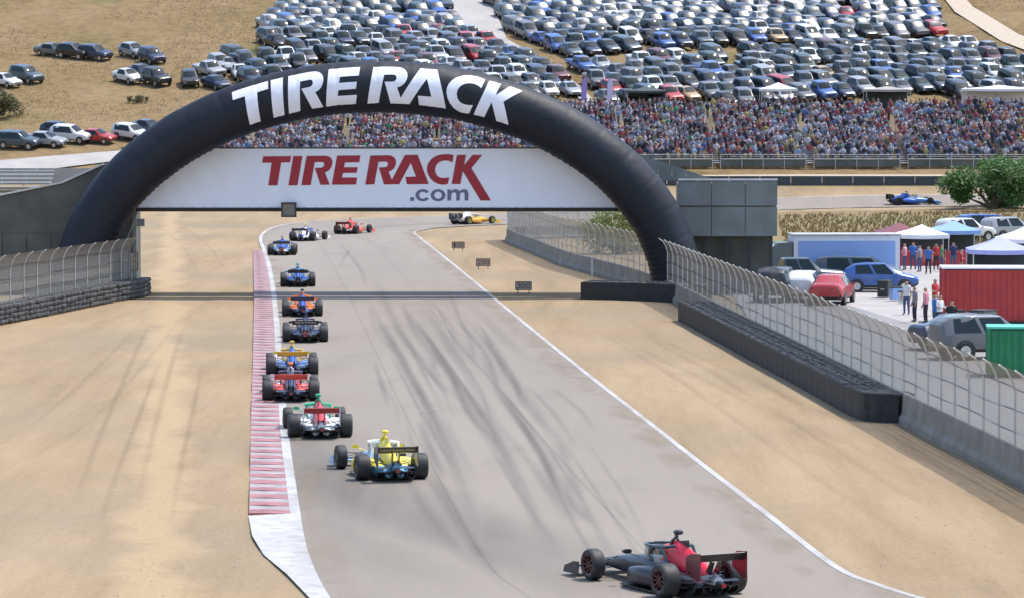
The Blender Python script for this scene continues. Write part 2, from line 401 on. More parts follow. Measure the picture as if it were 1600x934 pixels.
def mk_asphalt(name, dark, light, rl=True):
    m, nt, b, ns, lk = nodes(name)
    a = noise(nt, 0.12, 5, 0.6, stretch=(1.0, 0.12, 1.0), rot=R(-6)); f = noise(nt, 14, 3, 0.7); p = noise(nt, 0.5, 4, 0.6, stretch=(1, 0.2, 1), rot=R(9))
    c = ramp(nt, a, [(0.25, dark), (0.5, tuple((x + y) / 2 for x, y in zip(dark, light))), (0.75, light)])
    c = mixc(nt, c, tuple(x * 0.72 for x in dark), ramp(nt, p, [(0.55, 0.0), (0.8, 0.5)]))
    c = mixc(nt, c, ramp(nt, f, [(0.3, 0.86), (0.7, 1.1)]), 0.8, 'MULTIPLY')
    lk.new(c, b.inputs['Base Color']); b.inputs['Roughness'].default_value = 0.85; b.inputs['Specular IOR Level'].default_value = 0.3
    bump(nt, b, f, 0.25, 0.01)
    return m
mk_asphalt('track_asphalt', (0.205, 0.176, 0.146), (0.272, 0.236, 0.198)); mk_asphalt('service_asphalt', (0.2, 0.195, 0.19), (0.28, 0.27, 0.26))

Lpx = [(640, 1080), (560, 985), (516, 934), (490, 885), (477, 845), (469, 800), (460, 740), (452, 684), (446, 620), (441, 560), (436, 500), (430, 450), (422, 410), (414, 388), (410, 377), (412, 367), (424, 358), (450, 351), (500, 345.5), (580, 341.5), (700, 337.5), (800, 334), (950, 325), (1100, 316), (1250, 309), (1450, 305), (1750, 303)]
Rpx = [(1850, 1080), (1560, 972), (1430, 934), (1370, 915), (1300, 885), (1200, 808), (1100, 731), (1000, 652), (900, 573), (800, 491), (740, 441), (700, 408), (670, 384), (652, 370), (646, 364.5), (652, 361), (672, 357.5), (710, 354.5), (760, 352), (800, 350), (950, 341), (1100, 333), (1250, 327), (1450, 323), (1750, 321)]
Lw = resample(smooth_path([atT(*p) for p in Lpx], 6), 1.0); Rw = resample(smooth_path([atT(*p) for p in Rpx], 6), 1.0)
def drape(p, dz): return Vector((p.x, p.y, hill(p.x, p.y) + dz))
def frac(path, t):
    f = t * (len(path) - 1); i = min(int(f), len(path) - 2); return path[i].lerp(path[i + 1], f - i)
def sheet(name, A, B, dz, mat, parent=None, n=200, across=6, kind='structure'):
    V = []; F = []
    for i in range(n + 1):
        a, b = frac(A, i / n), frac(B, i / n)
        for k in range(across + 1): V.append(drape(a.lerp(b, k / across), dz))
    w = across + 1
    for i in range(n):
        for k in range(across): F.append((i * w + k, i * w + k + 1, (i + 1) * w + k + 1, (i + 1) * w + k))
    mb = MB(); mb.add(V, F); o = mb.build(name, mat, parent, smooth=60)
    if kind and parent is None: tag(o, kind=kind)
    return o
# match the two edges by section: straight, corner, exit
def cut(path, y0, i0=0):
    for i in range(i0, len(path)):
        if path[i].y > y0: return i
    return len(path) - 1
def merged(A, B, na):                             # pair up by equal distance Y first, then by fraction round the corner
    ka, kb = cut(A, 236), cut(B, 236)
    PA = []; PB = []
    for i in range(na):
        t = i / na; y = A[0].y + (236 - A[0].y) * t
        PA.append(next((p for p in A[:ka + 1] if p.y >= y), A[ka])); PB.append(next((p for p in B[:kb + 1] if p.y >= y), B[kb]))
    for i in range(161):
        PA.append(frac(A[ka:], i / 160)); PB.append(frac(B[kb:], i / 160))
    return PA, PB
PA, PB = merged(Lw, Rw, 170)
TRACK = sheet('race_track', PA, PB, 0.012, MATS['track_asphalt'], n=330, across=10)

def ribbon(path, w0, w1, dz, name, mat, parent=None):   # strip between two offsets of a path (positive = right of travel)
    A, B = offset_path(path, w0), offset_path(path, w1)
    V = [drape(p, dz) for p in A] + [drape(p, dz) for p in B]; n = len(A)
    mb = MB(); mb.add(V, [(i, n + i, n + i + 1, i + 1) for i in range(n - 1)]); return mb.build(name, mat, parent)
kA = cut(Lw, at(452, 800).y)
ribbon(Lw, -0.25, 0.0, 0.02, 'edge_line', MATS['white_paint'], TRACK)
ribbon(Rw, -0.02, 0.16, 0.02, 'edge_line', MATS['white_paint'], TRACK)
mb = MB()                                         # wide painted apron where the kerb starts
ap = [(388, 807), (453, 803), (462, 830), (474, 868), (492, 905), (512, 950), (488, 940), (448, 898), (412, 868), (394, 838)]
V = [drape(at(*p), 0.03) for p in ap]
mb.add(V, [tuple(range(len(V)))]); mb.build('painted_apron', MATS['white_paint'], TRACK)
i0, i1 = cut(Rw, at(1400, 940).y - 6), cut(Rw, at(1290, 885).y)

# rubber laid on the asphalt
def mk_mark():
    m, nt, b, ns, lk = nodes('rubber_mark')
    uv = N(nt, 'ShaderNodeUVMap'); sp = N(nt, 'ShaderNodeSeparateXYZ'); lk.new(uv.outputs[0], sp.inputs[0])
    def hump(sock, p):
        a = N(nt, 'ShaderNodeMath', operation='MULTIPLY_ADD'); lk.new(sock, a.inputs[0]); a.inputs[1].default_value = 2; a.inputs[2].default_value = -1
        c = N(nt, 'ShaderNodeMath', operation='ABSOLUTE'); lk.new(a.outputs[0], c.inputs[0])
        d = N(nt, 'ShaderNodeMath', operation='POWER'); lk.new(c.outputs[0], d.inputs[0]); d.inputs[1].default_value = p
        e = N(nt, 'ShaderNodeMath', operation='SUBTRACT'); e.inputs[0].default_value = 1; lk.new(d.outputs[0], e.inputs[1]); return e.outputs[0]
    u, v = hump(sp.outputs['X'], 1.15), hump(sp.outputs['Y'], 2.5)
    at_ = N(nt, 'ShaderNodeAttribute'); at_.attribute_type = 'OBJECT'; at_.attribute_name = 'strength'
    mu = N(nt, 'ShaderNodeMath', operation='MULTIPLY'); lk.new(u, mu.inputs[0]); lk.new(v, mu.inputs[1])
    m2 = N(nt, 'ShaderNodeMath', operation='MULTIPLY'); lk.new(mu.outputs[0], m2.inputs[0]); lk.new(at_.outputs['Fac'], m2.inputs[1])
    m3 = N(nt, 'ShaderNodeMath', operation='MULTIPLY'); lk.new(m2.outputs[0], m3.inputs[0]); lk.new(ramp(nt, noise(nt, 1.1, 4, 0.6, stretch=(1, 0.03, 1), rot=R(14)), [(0.25, 0.5), (0.7, 1.0)]), m3.inputs[1])
    lk.new(m3.outputs[0], b.inputs['Alpha']); b.inputs['Base Color'].default_value = (0.035, 0.033, 0.034, 1); b.inputs['Roughness'].default_value = 0.7
mk_mark()
mark_z = [0.016]
def mark(px, width, strength, twin=0.0):
    width *= 1.35
    path = resample(smooth_path([at(*p) for p in px], 6), 0.8); n = len(path)
    for off in ((-twin / 2, twin / 2) if twin else (0.0,)):
        mark_z[0] += 0.00035
        A, B = offset_path(path, off - width / 2), offset_path(path, off + width / 2)
        mb = MB(); mb.add([drape(p, mark_z[0]) for p in A] + [drape(p, mark_z[0]) for p in B], [(i, n + i, n + i + 1, i + 1) for i in range(n - 1)])
        o = mb.build('tyre_mark', MATS['rubber_mark'], TRACK); o['strength'] = strength * 0.31
        uvl = o.data.uv_layers.new(name='UVMap')
        for lp in o.data.loops:
            vi = lp.vertex_index; uvl.data[lp.index].uv = (0.0, vi / (n - 1)) if vi < n else (1.0, (vi - n) / (n - 1))
mark([(440, 640), (475, 690), (560, 757), (700, 815), (860, 865), (1010, 940)], 3.6, 0.75)
mark([(470, 720), (500, 790), (560, 850), (700, 920)], 2.2, 0.4)
mark([(455, 700), (540, 775), (660, 830), (800, 880), (960, 950)], 1.6, 0.4)
mark([(600, 470), (655, 560), (715, 650), (768, 750), (800, 850)], 0.4, 0.7, 1.6)
mark([(655, 655), (672, 700), (698, 750)], 0.32, 0.85)
mark([(585, 565), (598, 605), (608, 640)], 0.22, 0.7)
mark([(620, 500), (675, 585), (730, 680), (775, 790)], 0.35, 0.6, 1.6)
mark([(690, 480), (745, 560), (800, 640), (840, 720)], 0.4, 0.5, 1.6)
mark([(650, 470), (690, 520), (760, 580), (810, 640)], 1.6, 0.35)
mark([(730, 470), (780, 520), (830, 570)], 0.6, 0.42)
mark([(820, 600), (865, 645), (897, 695)], 0.24, 0.55)
mark([(860, 605), (905, 640), (930, 675)], 0.24, 0.45)
mark([(900, 680), (868, 715), (862, 755), (885, 795), (920, 818)], 0.8, 0.33)
mark([(880, 745), (893, 785), (922, 818)], 0.26, 0.6)
mark([(955, 780), (972, 805), (985, 815)], 0.2, 0.5)
mark([(540, 365), (590, 380), (640, 372), (690, 360)], 0.4, 0.35)
mark([(528, 378), (545, 398), (562, 420), (575, 452)], 0.35, 0.5)
mark([(530, 420), (540, 400), (552, 384)], 0.25, 0.5)
mark([(470, 372), (540, 360), (640, 352), (760, 346), (860, 340)], 2.4, 0.4)
mark([(585, 430), (600, 470), (640, 540)], 0.7, 0.35)
mark([(520, 470), (620, 474), (745, 462)], 0.25, 0.3)
mark([(560, 560), (700, 548), (830, 530)], 0.2, 0.28)
rm = random.Random(5)
for k in range(46):
    y = rm.uniform(440, 700); x = rm.uniform(560 + (y - 440) * 0.15, 690 + (y - 440) * 0.95); L = rm.uniform(70, 200) * (y - 167) / 420; s = rm.uniform(0.45, 0.75)
    bow = rm.uniform(-14, 14)
    mark([(x, y), (x + L * s * 0.5 + bow, y + L * 0.5), (x + L * s, y + L)], rm.choice([0.14, 0.18, 0.25, 0.32]), rm.uniform(0.25, 0.7))
for k in range(8):
    y = rm.uniform(460, 660); x = 560 + rm.uniform(0, 60)
    mark([(x, y), (x + 60, y - rm.uniform(6, 14)), (x + rm.uniform(120, 230), y - rm.uniform(10, 26))], 0.12, 0.4)

def long_ribbon(path, w0, w1, dz, name, mat, strength):
    A, B = offset_path(path, w0), offset_path(path, w1); n = len(A); mb = MB(); mb.add([drape(p, dz) for p in A] + [drape(p, dz) for p in B], [(i, n + i, n + i + 1, i + 1) for i in range(n - 1)])
    o = mb.build(name, mat, TRACK); o['strength'] = strength; uvl = o.data.uv_layers.new(name='UVMap')
    for lp in o.data.loops: uvl.data[lp.index].uv = (0.0 if lp.vertex_index < n else 1.0, 0.5)
for fr, st in ((0.34, 0.16), (0.67, 0.16)):
    mid_ = [a.lerp(b, fr) for a, b in zip(PA, PB)]; long_ribbon(mid_, -0.05, 0.05, 0.0145, 'paving_seam', MATS['rubber_mark'], st)
md = MATS['rubber_mark'].copy(); md.name = 'blown_dust'; MATS['blown_dust'] = md; bd = md.node_tree.nodes['Principled BSDF']; bd.inputs['Base Color'].default_value = (0.3, 0.24, 0.16, 1); bd.inputs['Roughness'].default_value = 0.95
for n_ in md.node_tree.nodes:
    if n_.type == 'TEX_NOISE': n_.inputs['Scale'].default_value = 0.8
    if n_.type == 'VALTORGB': n_.color_ramp.elements[0].position = 0.42; n_.color_ramp.elements[0].color = (0, 0, 0, 1)
    if n_.type == 'MAPPING': n_.inputs['Scale'].default_value = (1, 0.25, 1)
long_ribbon(Rw, -1.1, 0.45, 0.0405, 'blown_dust', md, 0.6); long_ribbon(Lw, -0.5, 0.9, 0.0405, 'blown_dust', md, 0.4)
def mk_rut():
    m = MATS['rubber_mark'].copy(); m.name = 'sand_rut'; MATS['sand_rut'] = m
    b = m.node_tree.nodes['Principled BSDF']; b.inputs['Base Color'].default_value = (0.15, 0.11, 0.068, 1); b.inputs['Roughness'].default_value = 0.95; b.inputs['Specular IOR Level'].default_value = 0.1
mk_rut()
def rut(px, width, strength, twin):
    path = resample(smooth_path([at(*p) for p in px], 6), 0.8); n = len(path)
    for off in (-twin / 2, twin / 2):
        A, B = offset_path(path, off - width / 2), offset_path(path, off + width / 2); mark_z[0] += 0.0003
        mb = MB(); mb.add([drape(p, mark_z[0] - 0.005) for p in A] + [drape(p, mark_z[0] - 0.005) for p in B], [(i, n + i, n + i + 1, i + 1) for i in range(n - 1)])
        o = mb.build('wheel_rut', MATS['sand_rut'], GROUND); o['strength'] = strength * 0.24; uvl = o.data.uv_layers.new(name='UVMap')
        for lp in o.data.loops:
            vi = lp.vertex_index; uvl.data[lp.index].uv = (0.0, vi / (n - 1)) if vi < n else (1.0, (vi - n) / (n - 1))
rut([(262, 505), (240, 560), (205, 660), (180, 740), (165, 800)], 0.3, 0.8, 1.6); rut([(285, 560), (262, 640), (232, 740), (210, 830)], 0.26, 0.9, 1.7)

rut([(0, 720), (110, 650), (200, 560), (262, 490)], 0.3, 0.5, 1.7); rut([(930, 500), (1060, 570), (1200, 660), (1380, 780), (1600, 900)], 0.3, 0.7, 1.7)
rut([(960, 510), (1110, 580), (1240, 640), (1390, 700), (1600, 790)], 0.3, 0.65, 1.7); rut([(1180, 575), (1250, 615), (1300, 650)], 0.5, 0.8, 1.2); rut([(720, 372), (790, 410), (880, 440)], 0.3, 0.4, 1.7); rut([(1420, 690), (1500, 730), (1600, 775)], 0.4, 0.8, 0.9)
rut([(250, 345), (300, 380), (340, 440)], 0.3, 0.45, 1.8)

# kerb: alternate red and white blocks
def lerp_tab(t, tab):
    for (a, va), (b, vb) in zip(tab[:-1], tab[1:]):
        if t <= b: return va + (vb - va) * (t - a) / (b - a)
    return tab[-1][1]
kerb = empty('kerb', at(420, 600)); tag(kerb, kind='structure')
kl = [(380, 397), (400, 396), (460, 397), (560, 395), (640, 392), (805, 388), (820, 388)]
Loff = offset_path(Lw, -0.25)
def kerb_edges(Y):
    y = HOR + FPX * CAMH / Y
    k = cut(Loff, Y); a, b = Loff[k - 1], Loff[k]; t = (Y - a.y) / (b.y - a.y)
    return at(lerp_tab(y, kl), y).x, a.lerp(b, t).x
Y = at(420, 804).y; Yend = at(400, 391).y; i = 0; ko = kerb.location
while Y < Yend:
    Y1 = Y + 0.85; (xa, xb), (xc, xd) = kerb_edges(Y), kerb_edges(Y1); e = 0.012
    lo, hi = (0.03, 0.055) if i % 2 == 0 else (0.026, 0.034)
    P = []
    for (x0, x1, yy) in ((xa, xb, Y + e), (xc, xd, Y1 - e)):
        P += [(x0, yy, -0.06), (x0, yy, lo + 0.02), (x0 + (x1 - x0) * 0.4, yy, hi), (x1, yy, 0.024), (x1, yy, -0.06)]
    mb = MB(); mb.loft([[Vector(p) - ko for p in P[:5]], [Vector(p) - ko for p in P[5:]]])
    mb.build('kerb_block', MATS['kerb_red' if i % 2 == 0 else 'kerb_white'], kerb)
    Y = Y1; i += 1

# ================================================================== PADDOCK AND OTHER SURFACES
def flat(name, px, dz, mat, step=3.0, terrain=True):
    P = [atT(*p) if terrain else at(*p) for p in px]
    bm = bmesh.new(); vs_ = [bm.verts.new((p.x, p.y, 0)) for p in P]; bm.faces.new(vs_)
    x0, x1 = min(p.x for p in P), max(p.x for p in P); y0, y1 = min(p.y for p in P), max(p.y for p in P)
    for ax, a0, a1 in ((Vector((1, 0, 0)), x0, x1), (Vector((0, 1, 0)), y0, y1)):
        c = a0 + step
        while c < a1:
            bmesh.ops.bisect_plane(bm, geom=bm.verts[:] + bm.edges[:] + bm.faces[:], plane_co=ax * c, plane_no=ax); c += step
    for v in bm.verts: v.co.z = hill(v.co.x, v.co.y) + dz
    bmesh.ops.recalc_face_normals(bm, faces=bm.faces)
    me = bpy.data.meshes.new(name); bm.to_mesh(me); bm.free(); me.materials.append(mat)
    if me.polygons and me.polygons[0].normal.z < 0: me.flip_normals()
    return tag(link(me, name), kind='structure')
flat('paddock_concrete', [(1215, 450), (1330, 425), (1470, 410), (1800, 405), (2300, 620), (2100, 700), (1760, 640), (1500, 530), (1330, 478)], 0.012, MATS['concrete_pale'], 6)
flat('service_road', [(1130, 440), (1215, 450), (1330, 478), (1500, 530), (1760, 640), (2000, 760), (1760, 800), (1600, 722), (1400, 622), (1180, 512)], 0.016, MATS['service_asphalt'], 6)
def mk_field():
    m, nt, b, ns, lk = nodes('field_soil')
    g = noise(nt, 0.09, 5, 0.65, stretch=(0.5, 1, 1)); f = noise(nt, 1.6, 5, 0.7)
    c = mixc(nt, ramp(nt, f, [(0.3, (0.13, 0.09, 0.04)), (0.7, (0.27, 0.19, 0.085))]), ramp(nt, f, [(0.3, (0.09, 0.11, 0.03)), (0.7, (0.2, 0.2, 0.065))]), ramp(nt, g, [(0.48, 0.0), (0.6, 1.0)]))
    lk.new(c, b.inputs['Base Color']); b.inputs['Roughness'].default_value = 0.95; bump(nt, b, f, 0.6, 0.1)
mk_field()
flat('grass_field', [(1090, 348), (1230, 331), (1500, 327), (1900, 325), (2100, 380), (1800, 400), (1470, 402), (1230, 412), (1120, 395)], 0.014, MATS['field_soil'], 6)
flat('hill_road', [(690, -30), (775, -30), (775, 20), (792, 62), (850, 95), (905, 135), (935, 165), (915, 168), (872, 118), (800, 84), (748, 70), (722, 45), (700, 15)], 0.09, MATS['concrete_pale'], 2.5)
flat('hill_road', [(1425, -30), (1450, -30), (1492, 20), (1565, 66), (1680, 108), (1680, 92), (1590, 54), (1520, 12), (1480, -30)], 0.09, MATS['sign_tan'], 2.5)
flat('access_road', [(-120, 262), (60, 247), (200, 236), (300, 232), (300, 243), (190, 252), (60, 268), (-120, 290)], 0.09, MATS['concrete_pale'], 2.5)
flat('service_lane', [(960, 276), (1250, 274), (1700, 274), (1700, 287), (1250, 288), (960, 290)], 0.07, MATS['sign_tan'], 2.5)

# ================================================================== ARCH
ARCH_Y = 186.0; ppm = FPX / ARCH_Y
ACX = (590 - 800) / ppm; AA, AB, AR = 469 / ppm, 326.5 / ppm, 40.5 / ppm
def mk_vinyl():
    m, nt, b, ns, lk = nodes('arch_vinyl')
    a = noise(nt, 0.5, 4, 0.6); lk.new(ramp(nt, a, [(0.3, (0.005, 0.007, 0.014)), (0.7, (0.009, 0.013, 0.024))]), b.inputs['Base Color'])
    b.inputs['Roughness'].default_value = 0.58; b.inputs['Specular IOR Level'].default_value = 0.38
    bump(nt, b, noise(nt, 1.4, 5, 0.6, stretch=(1, 1, 1)), 0.5, 0.07)
mk_vinyl()
def arch_pt(th, r=AR, phi=0.0):                  # th along the half ellipse, phi round the tube (0 = towards the camera, + outwards)
    c, s = math.cos(th), math.sin(th); n = Vector((c / AA, 0, s / AB)).normalized()
    return Vector((AA * c, 0, AB * s)) + n * (r * math.sin(phi)) + Vector((0, -1, 0)) * (r * math.cos(phi))
arch = empty('inflatable_arch', (ACX, ARCH_Y, 0))
tag(arch, 'huge dark navy inflatable arch over the track with TIRE RACK in white letters', 'arch')
mb = MB(); rings = []
from mathutils import noise as mnoise
NTH = 384
def arch_r(th, phi):                             # fabric tube: puffed panels between seams, creases on the inside of the bend
    f = (th / math.pi * 24) % 1.0; seam = min(f, 1 - f)
    r = AR - 0.02 * math.exp(-(seam / 0.05) ** 2) + 0.03 * mnoise.noise((th * 9, math.cos(phi) * 1.2, math.sin(phi) * 1.2)) + 0.012 * mnoise.noise((th * 40, math.cos(phi) * 3, math.sin(phi) * 3))
    return r - 0.022 * max(0.0, -math.sin(phi)) ** 2 * math.sin(th * 230 + 2 * mnoise.noise((th * 20, 0, 0)))
for i in range(NTH + 1):
    th = math.pi * i / NTH
    rings.append([arch_pt(th, arch_r(th, 2 * math.pi * k / 44), 2 * math.pi * k / 44) for k in range(44)])
mb.loft(rings); mb.build('tube', MATS['arch_vinyl'], arch, smooth=60)
for th in (0.012, math.pi - 0.012):
    mb = MB(); c = arch_pt(th, 0.0)
    mb.lathe([(0.0, AR + 0.12), (0.28, AR + 0.1), (0.32, AR - 0.1), (0.0, AR - 0.1)], (c.x, 0, 0), 'Z', 40); mb.build('base_ring', MATS['dark_steel'], arch, smooth=40)
# logo glyphs, measured on the sign itself: A = first zoom frame, B = second
A_ = lambda pts: [(400 + x / 8.889, 230 + y / 8.889) for x, y in pts]
B_ = lambda pts: [(560 + x / 7.273, 230 + y / 7.273) for x, y in pts]
def arc(cx, cy, rx, ry, a0, a1, n=10): return [(cx + rx * math.cos(R(a0 + (a1 - a0) * i / n)), cy + ry * math.sin(R(a0 + (a1 - a0) * i / n))) for i in range(n + 1)]
gT = A_([(105, 130), (492, 125), (478, 213), (355, 215), (300, 532), (172, 533), (222, 218), (90, 218)])
gI = A_([(522, 125), (650, 125), (580, 532), (453, 532)])
gR = A_([(708, 123)] + [(940, 121), (985, 123), (1022, 134), (1048, 155), (1063, 185), (1066, 220), (1056, 265), (1034, 305), (1002, 335), (962, 352), (1025, 523), (898, 523), (822, 290), (905, 287), (930, 280), (946, 262), (952, 240), (946, 218), (925, 207), (820, 210), (763, 527), (632, 530)])
gE = A_([(1130, 118), (1453, 115), (1437, 212), (1238, 215), (1226, 280), (1415, 280), (1402, 357), (1212, 360), (1198, 423), (1408, 423), (1390, 520), (1055, 523)])
gRA = B_([(138, 97), (330, 92), (370, 96), (402, 112), (424, 138), (431, 170), (425, 205), (408, 240), (380, 266), (345, 280), (382, 372), (530, 90), (675, 88), (800, 420), (552, 422), (535, 340), (655, 335), (597, 180), (465, 422), (292, 424), (235, 232), (305, 229), (325, 222), (336, 205), (337, 183), (325, 168), (305, 165), (230, 168), (183, 423), (80, 427)])
gC = B_([(1083, 90), (1070, 175), (1040, 161), (1012, 154), (985, 153), (950, 158), (915, 175), (888, 203), (873, 240), (873, 275), (884, 307), (905, 333), (935, 348), (970, 352), (1003, 349), (1033, 342), (1018, 418), (985, 426), (945, 427), (903, 417), (862, 397), (826, 365), (798, 322), (783, 280), (779, 240), (788, 200), (807, 165), (835, 133), (872, 108), (915, 91), (960, 82), (1020, 80), (1055, 84)])
gK = B_([(1120, 90), (1222, 88), (1203, 205), (1298, 88), (1408, 90), (1285, 240), (1507, 607), (1388, 607), (1187, 275), (1160, 420), (1060, 420)])
gK2 = B_([(1120, 90), (1222, 88), (1203, 205), (1298, 88), (1408, 90), (1285, 240), (1394, 420), (1275, 420), (1187, 275), (1160, 420), (1060, 420)])
gdot = B_([(590, 570), (637, 570), (632, 611), (588, 611)])
gc = B_(arc(733, 547, 84, 69, 33, 327, 24) + arc(733, 547, 44, 40, 327, 33, 24))
gm = B_([(1012, 482), (1052, 482), (1052, 502), (1074, 485), (1104, 478), (1134, 484), (1150, 502), (1172, 485), (1204, 478), (1236, 488), (1250, 516), (1250, 608), (1208, 608), (1208, 535), (1200, 519), (1184, 514), (1166, 520), (1154, 538), (1152, 608), (1112, 608), (1111, 535), (1103, 519), (1087, 514), (1069, 520), (1056, 540), (1053, 608), (1012, 608)])
def glyph(poly, fn, step, name, mat, parent, thick=0.0):
    bm = bmesh.new(); vs_ = [bm.verts.new((x, -y, 0)) for x, y in poly]; bm.faces.new(vs_)
    bmesh.ops.triangulate(bm, faces=bm.faces[:])
    xs = [p[0] for p in poly]; ys = [-p[1] for p in poly]
    if step:
        for ax, a0, a1 in ((Vector((1, 0, 0)), min(xs), max(xs)), (Vector((0, 1, 0)), min(ys), max(ys))):
            c = a0 + step
            while c < a1:
                bmesh.ops.bisect_plane(bm, geom=bm.verts[:] + bm.edges[:] + bm.faces[:], plane_co=ax * c, plane_no=ax); c += step
    for v in bm.verts: v.co = fn(v.co.x, -v.co.y)
    bm.normal_update()
    me = bpy.data.meshes.new(name); bm.to_mesh(me); bm.free(); me.materials.append(mat)
    me.polygons.foreach_set('use_smooth', [True] * len(me.polygons))
    if sum(p.normal.y for p in me.polygons) > 0: me.flip_normals()
    return link(me, name, parent)
# arc-length table along the tube's centre line
tab = [(0.0, math.pi / 2)]; s_ = 0.0; prev = arch_pt(math.pi / 2, 0)
for i in range(1, 400):
    th = math.pi / 2 - i * 0.0025; p = arch_pt(th, 0); s_ += (p - prev).length; prev = p; tab.append((s_, th))
def th_of(s): t = lerp_tab(abs(s), tab); return t if s >= 0 else math.pi - t
LS = 0.0419
def wrap(x, y):
    s = (x - 582.5) * LS * 1.035; t = (267.2 - y) * LS
    th, ph = th_of(s), math.asin(max(-0.98, min(0.98, t / AR))) + R(1.5)
    return arch_pt(th, arch_r(th, ph) + 0.018, ph)
for nm, g in (('letter', gT), ('letter', gI), ('letter', gR), ('letter', gE), ('letter', gRA), ('letter', gC), ('letter', gK2)):
    glyph(g, wrap, 1.5, nm, MATS['letter_white'], arch)

# ================================================================== BRIDGE, BANNER
BY = 187.75
def bx(px, Y=BY): return (px - 800) * Y / FPX
def bz(py, Y=BY): return CAMH - (py - HOR) * Y / FPX
zb0, zb1 = bz(327), bz(232)
bridge = empty('footbridge', (bx(590), 190, 0)); tag(bridge, 'covered bridge crossing the track right behind the arch, carrying the big banner', 'bridge')
bo = bridge.location
def part(mb, name, mat, parent, smooth=None):
    off = Vector(parent.location); mb.v = [tuple(Vector(p) - off) for p in mb.v]; return mb.build(name, mat, parent, smooth)
xl, xr = bx(190), bx(984)
mb = MB(); mb.box(((xl + xr) / 2, 189.5, zb0 + 0.35), (xr - xl, 3.2, 0.5)); part(mb, 'deck', MATS['concrete'], bridge)
for yy in (187.95, 190.95):
    mb = MB(); mb.box(((xl + xr) / 2, yy, zb0 - 0.02), (xr - xl, 0.22, 0.22)); part(mb, 'beam', MATS['dark_steel'], bridge)
for yy in (187.98, 190.9):
    x = xl
    while x < xr - 0.1:
        x1 = min(x + 2.4, xr); mb = MB(); mb.box(((x + x1) / 2, yy, (zb0 + 0.62 + zb1 - 0.12) / 2), (x1 - x - 0.05, 0.06, zb1 - zb0 - 0.75)); part(mb, 'parapet_panel', MATS['galv'], bridge); x = x1
for xx in (bx(126), bx(1054)):
    mb = MB(); mb.box((xx, 189.5, zb0 / 2 + 0.05), (0.9, 2.9, zb0 + 0.08)); part(mb, 'pier', MATS['concrete'], bridge)
banner = empty('banner', (bx(580), BY - 0.12, zb0)); tag(banner, 'long white TIRE RACK .com banner stretched across the bridge under the arch', 'banner')
def mk_banner():
    m, nt, b, ns, lk = nodes('banner_vinyl')
    lk.new(ramp(nt, noise(nt, 0.25, 3), [(0.3, (0.8, 0.83, 0.92)), (0.7, (0.87, 0.89, 0.96))]), b.inputs['Base Color']); b.inputs['Roughness'].default_value = 0.5
    bump(nt, b, noise(nt, 0.5, 3, 0.5, stretch=(1, 1, 0.25)), 0.5, 0.12)
mk_banner()
from mathutils import noise as mnoise
def bwave(x, z): return 0.06 * mnoise.noise((x * 0.35, 0, z * 0.5)) + 0.03 * mnoise.noise(((x + 0.5 * z) * 1.3, 4, z * 0.35)) + 0.012 * mnoise.noise(((x - z) * 3.0, 7, z))
V = []; F = []; xa, xb_ = bx(190), bx(984); nx, nz = 260, 28
for j in range(nz + 1):
    for i in range(nx + 1):
        x = xa + (xb_ - xa) * i / nx; z = zb0 + 0.06 + (zb1 - zb0 - 0.06) * j / nz
        V.append((x, BY - 0.12 + bwave(x, z), z))
for j in range(nz):
    for i in range(nx): F.append((j * (nx + 1) + i, j * (nx + 1) + i + 1, (j + 1) * (nx + 1) + i + 1, (j + 1) * (nx + 1) + i))
mb = MB(); mb.add(V, F); part(mb, 'cloth', MATS['banner_vinyl'], banner, 60)
def flatfn(x, y):
    X, Z = bx(x), bz(y); return Vector((X, BY - 0.14 + bwave(X, Z), Z)) - Vector(banner.location)
for g in (gT, gI, gR, gE, gRA, gC, gK): glyph(g, flatfn, 2.5, 'letter', MATS['letter_red'], banner)
for g in (gdot, gc, gm): glyph(g, flatfn, 0, 'letter', MATS['letter_grey'], banner)
mb = MB(); n = 32; O = B_(arc(906, 547, 84, 69, 0, 360, n)); I_ = B_(arc(906, 547, 43, 40, 0, 360, n))
mb.add([flatfn(*p) for p in O[:n]] + [flatfn(*p) for p in I_[:n]], [(i, (i + 1) % n, n + (i + 1) % n, n + i) for i in range(n)]); o = mb.build('letter', MATS['letter_grey'], banner)
if o.data.polygons[0].normal.y > 0: o.data.flip_normals()
for z, nm in ((zb0 + 0.05, 'hem_rope'), (zb1 + 0.02, 'hem_rope')):
    mb = MB(); mb.bar((xa, BY - 0.15, z), (xb_, BY - 0.15, z), 0.05, 0.07); part(mb, nm, MATS['dark_steel'], banner)
for i in range(46):
    x = bx(200 + i * 17.4); mb = MB(); mb.bar((x, BY - 0.18, zb0 - 0.07), (x - 0.1, BY - 0.18, zb0 + 0.1), 0.04, 0.05); part(mb, 'tie', MATS['dark_steel'], banner)
# marshal light panel hung under the banner
pn = empty('signal_panel', (bx(452), BY - 0.4, bz(339))); tag(pn, 'square dark framed signal panel hanging at the lower edge of the white banner', 'panel')
w_, h_ = 24 / ppm, 23 / ppm
for (cx, cz, dx, dz) in ((0, 0.03, w_, 0.07), (0, h_ - 0.03, w_, 0.07), (-w_ / 2 + 0.035, h_ / 2, 0.07, h_), (w_ / 2 - 0.035, h_ / 2, 0.07, h_)):
    mb = MB(); mb.box((cx, 0, cz), (dx, 0.16 if dx > 0.1 else 0.155, dz if dx > 0.1 else dz - 0.002)); mb.build('frame', MATS['dark_steel'], pn)
mb = MB(); mb.box((0, 0.03, h_ / 2), (w_ - 0.12, 0.06, h_ - 0.12)); mb.build('face', MATS['taupe'], pn)
for sx in (-0.25, 0.25):
    mb = MB(); mb.bar((sx, 0.05, h_ - 0.2), (sx, 0.33, h_ - 0.2), 0.05, 0.05); mb.build('bracket', MATS['dark_steel'], pn)

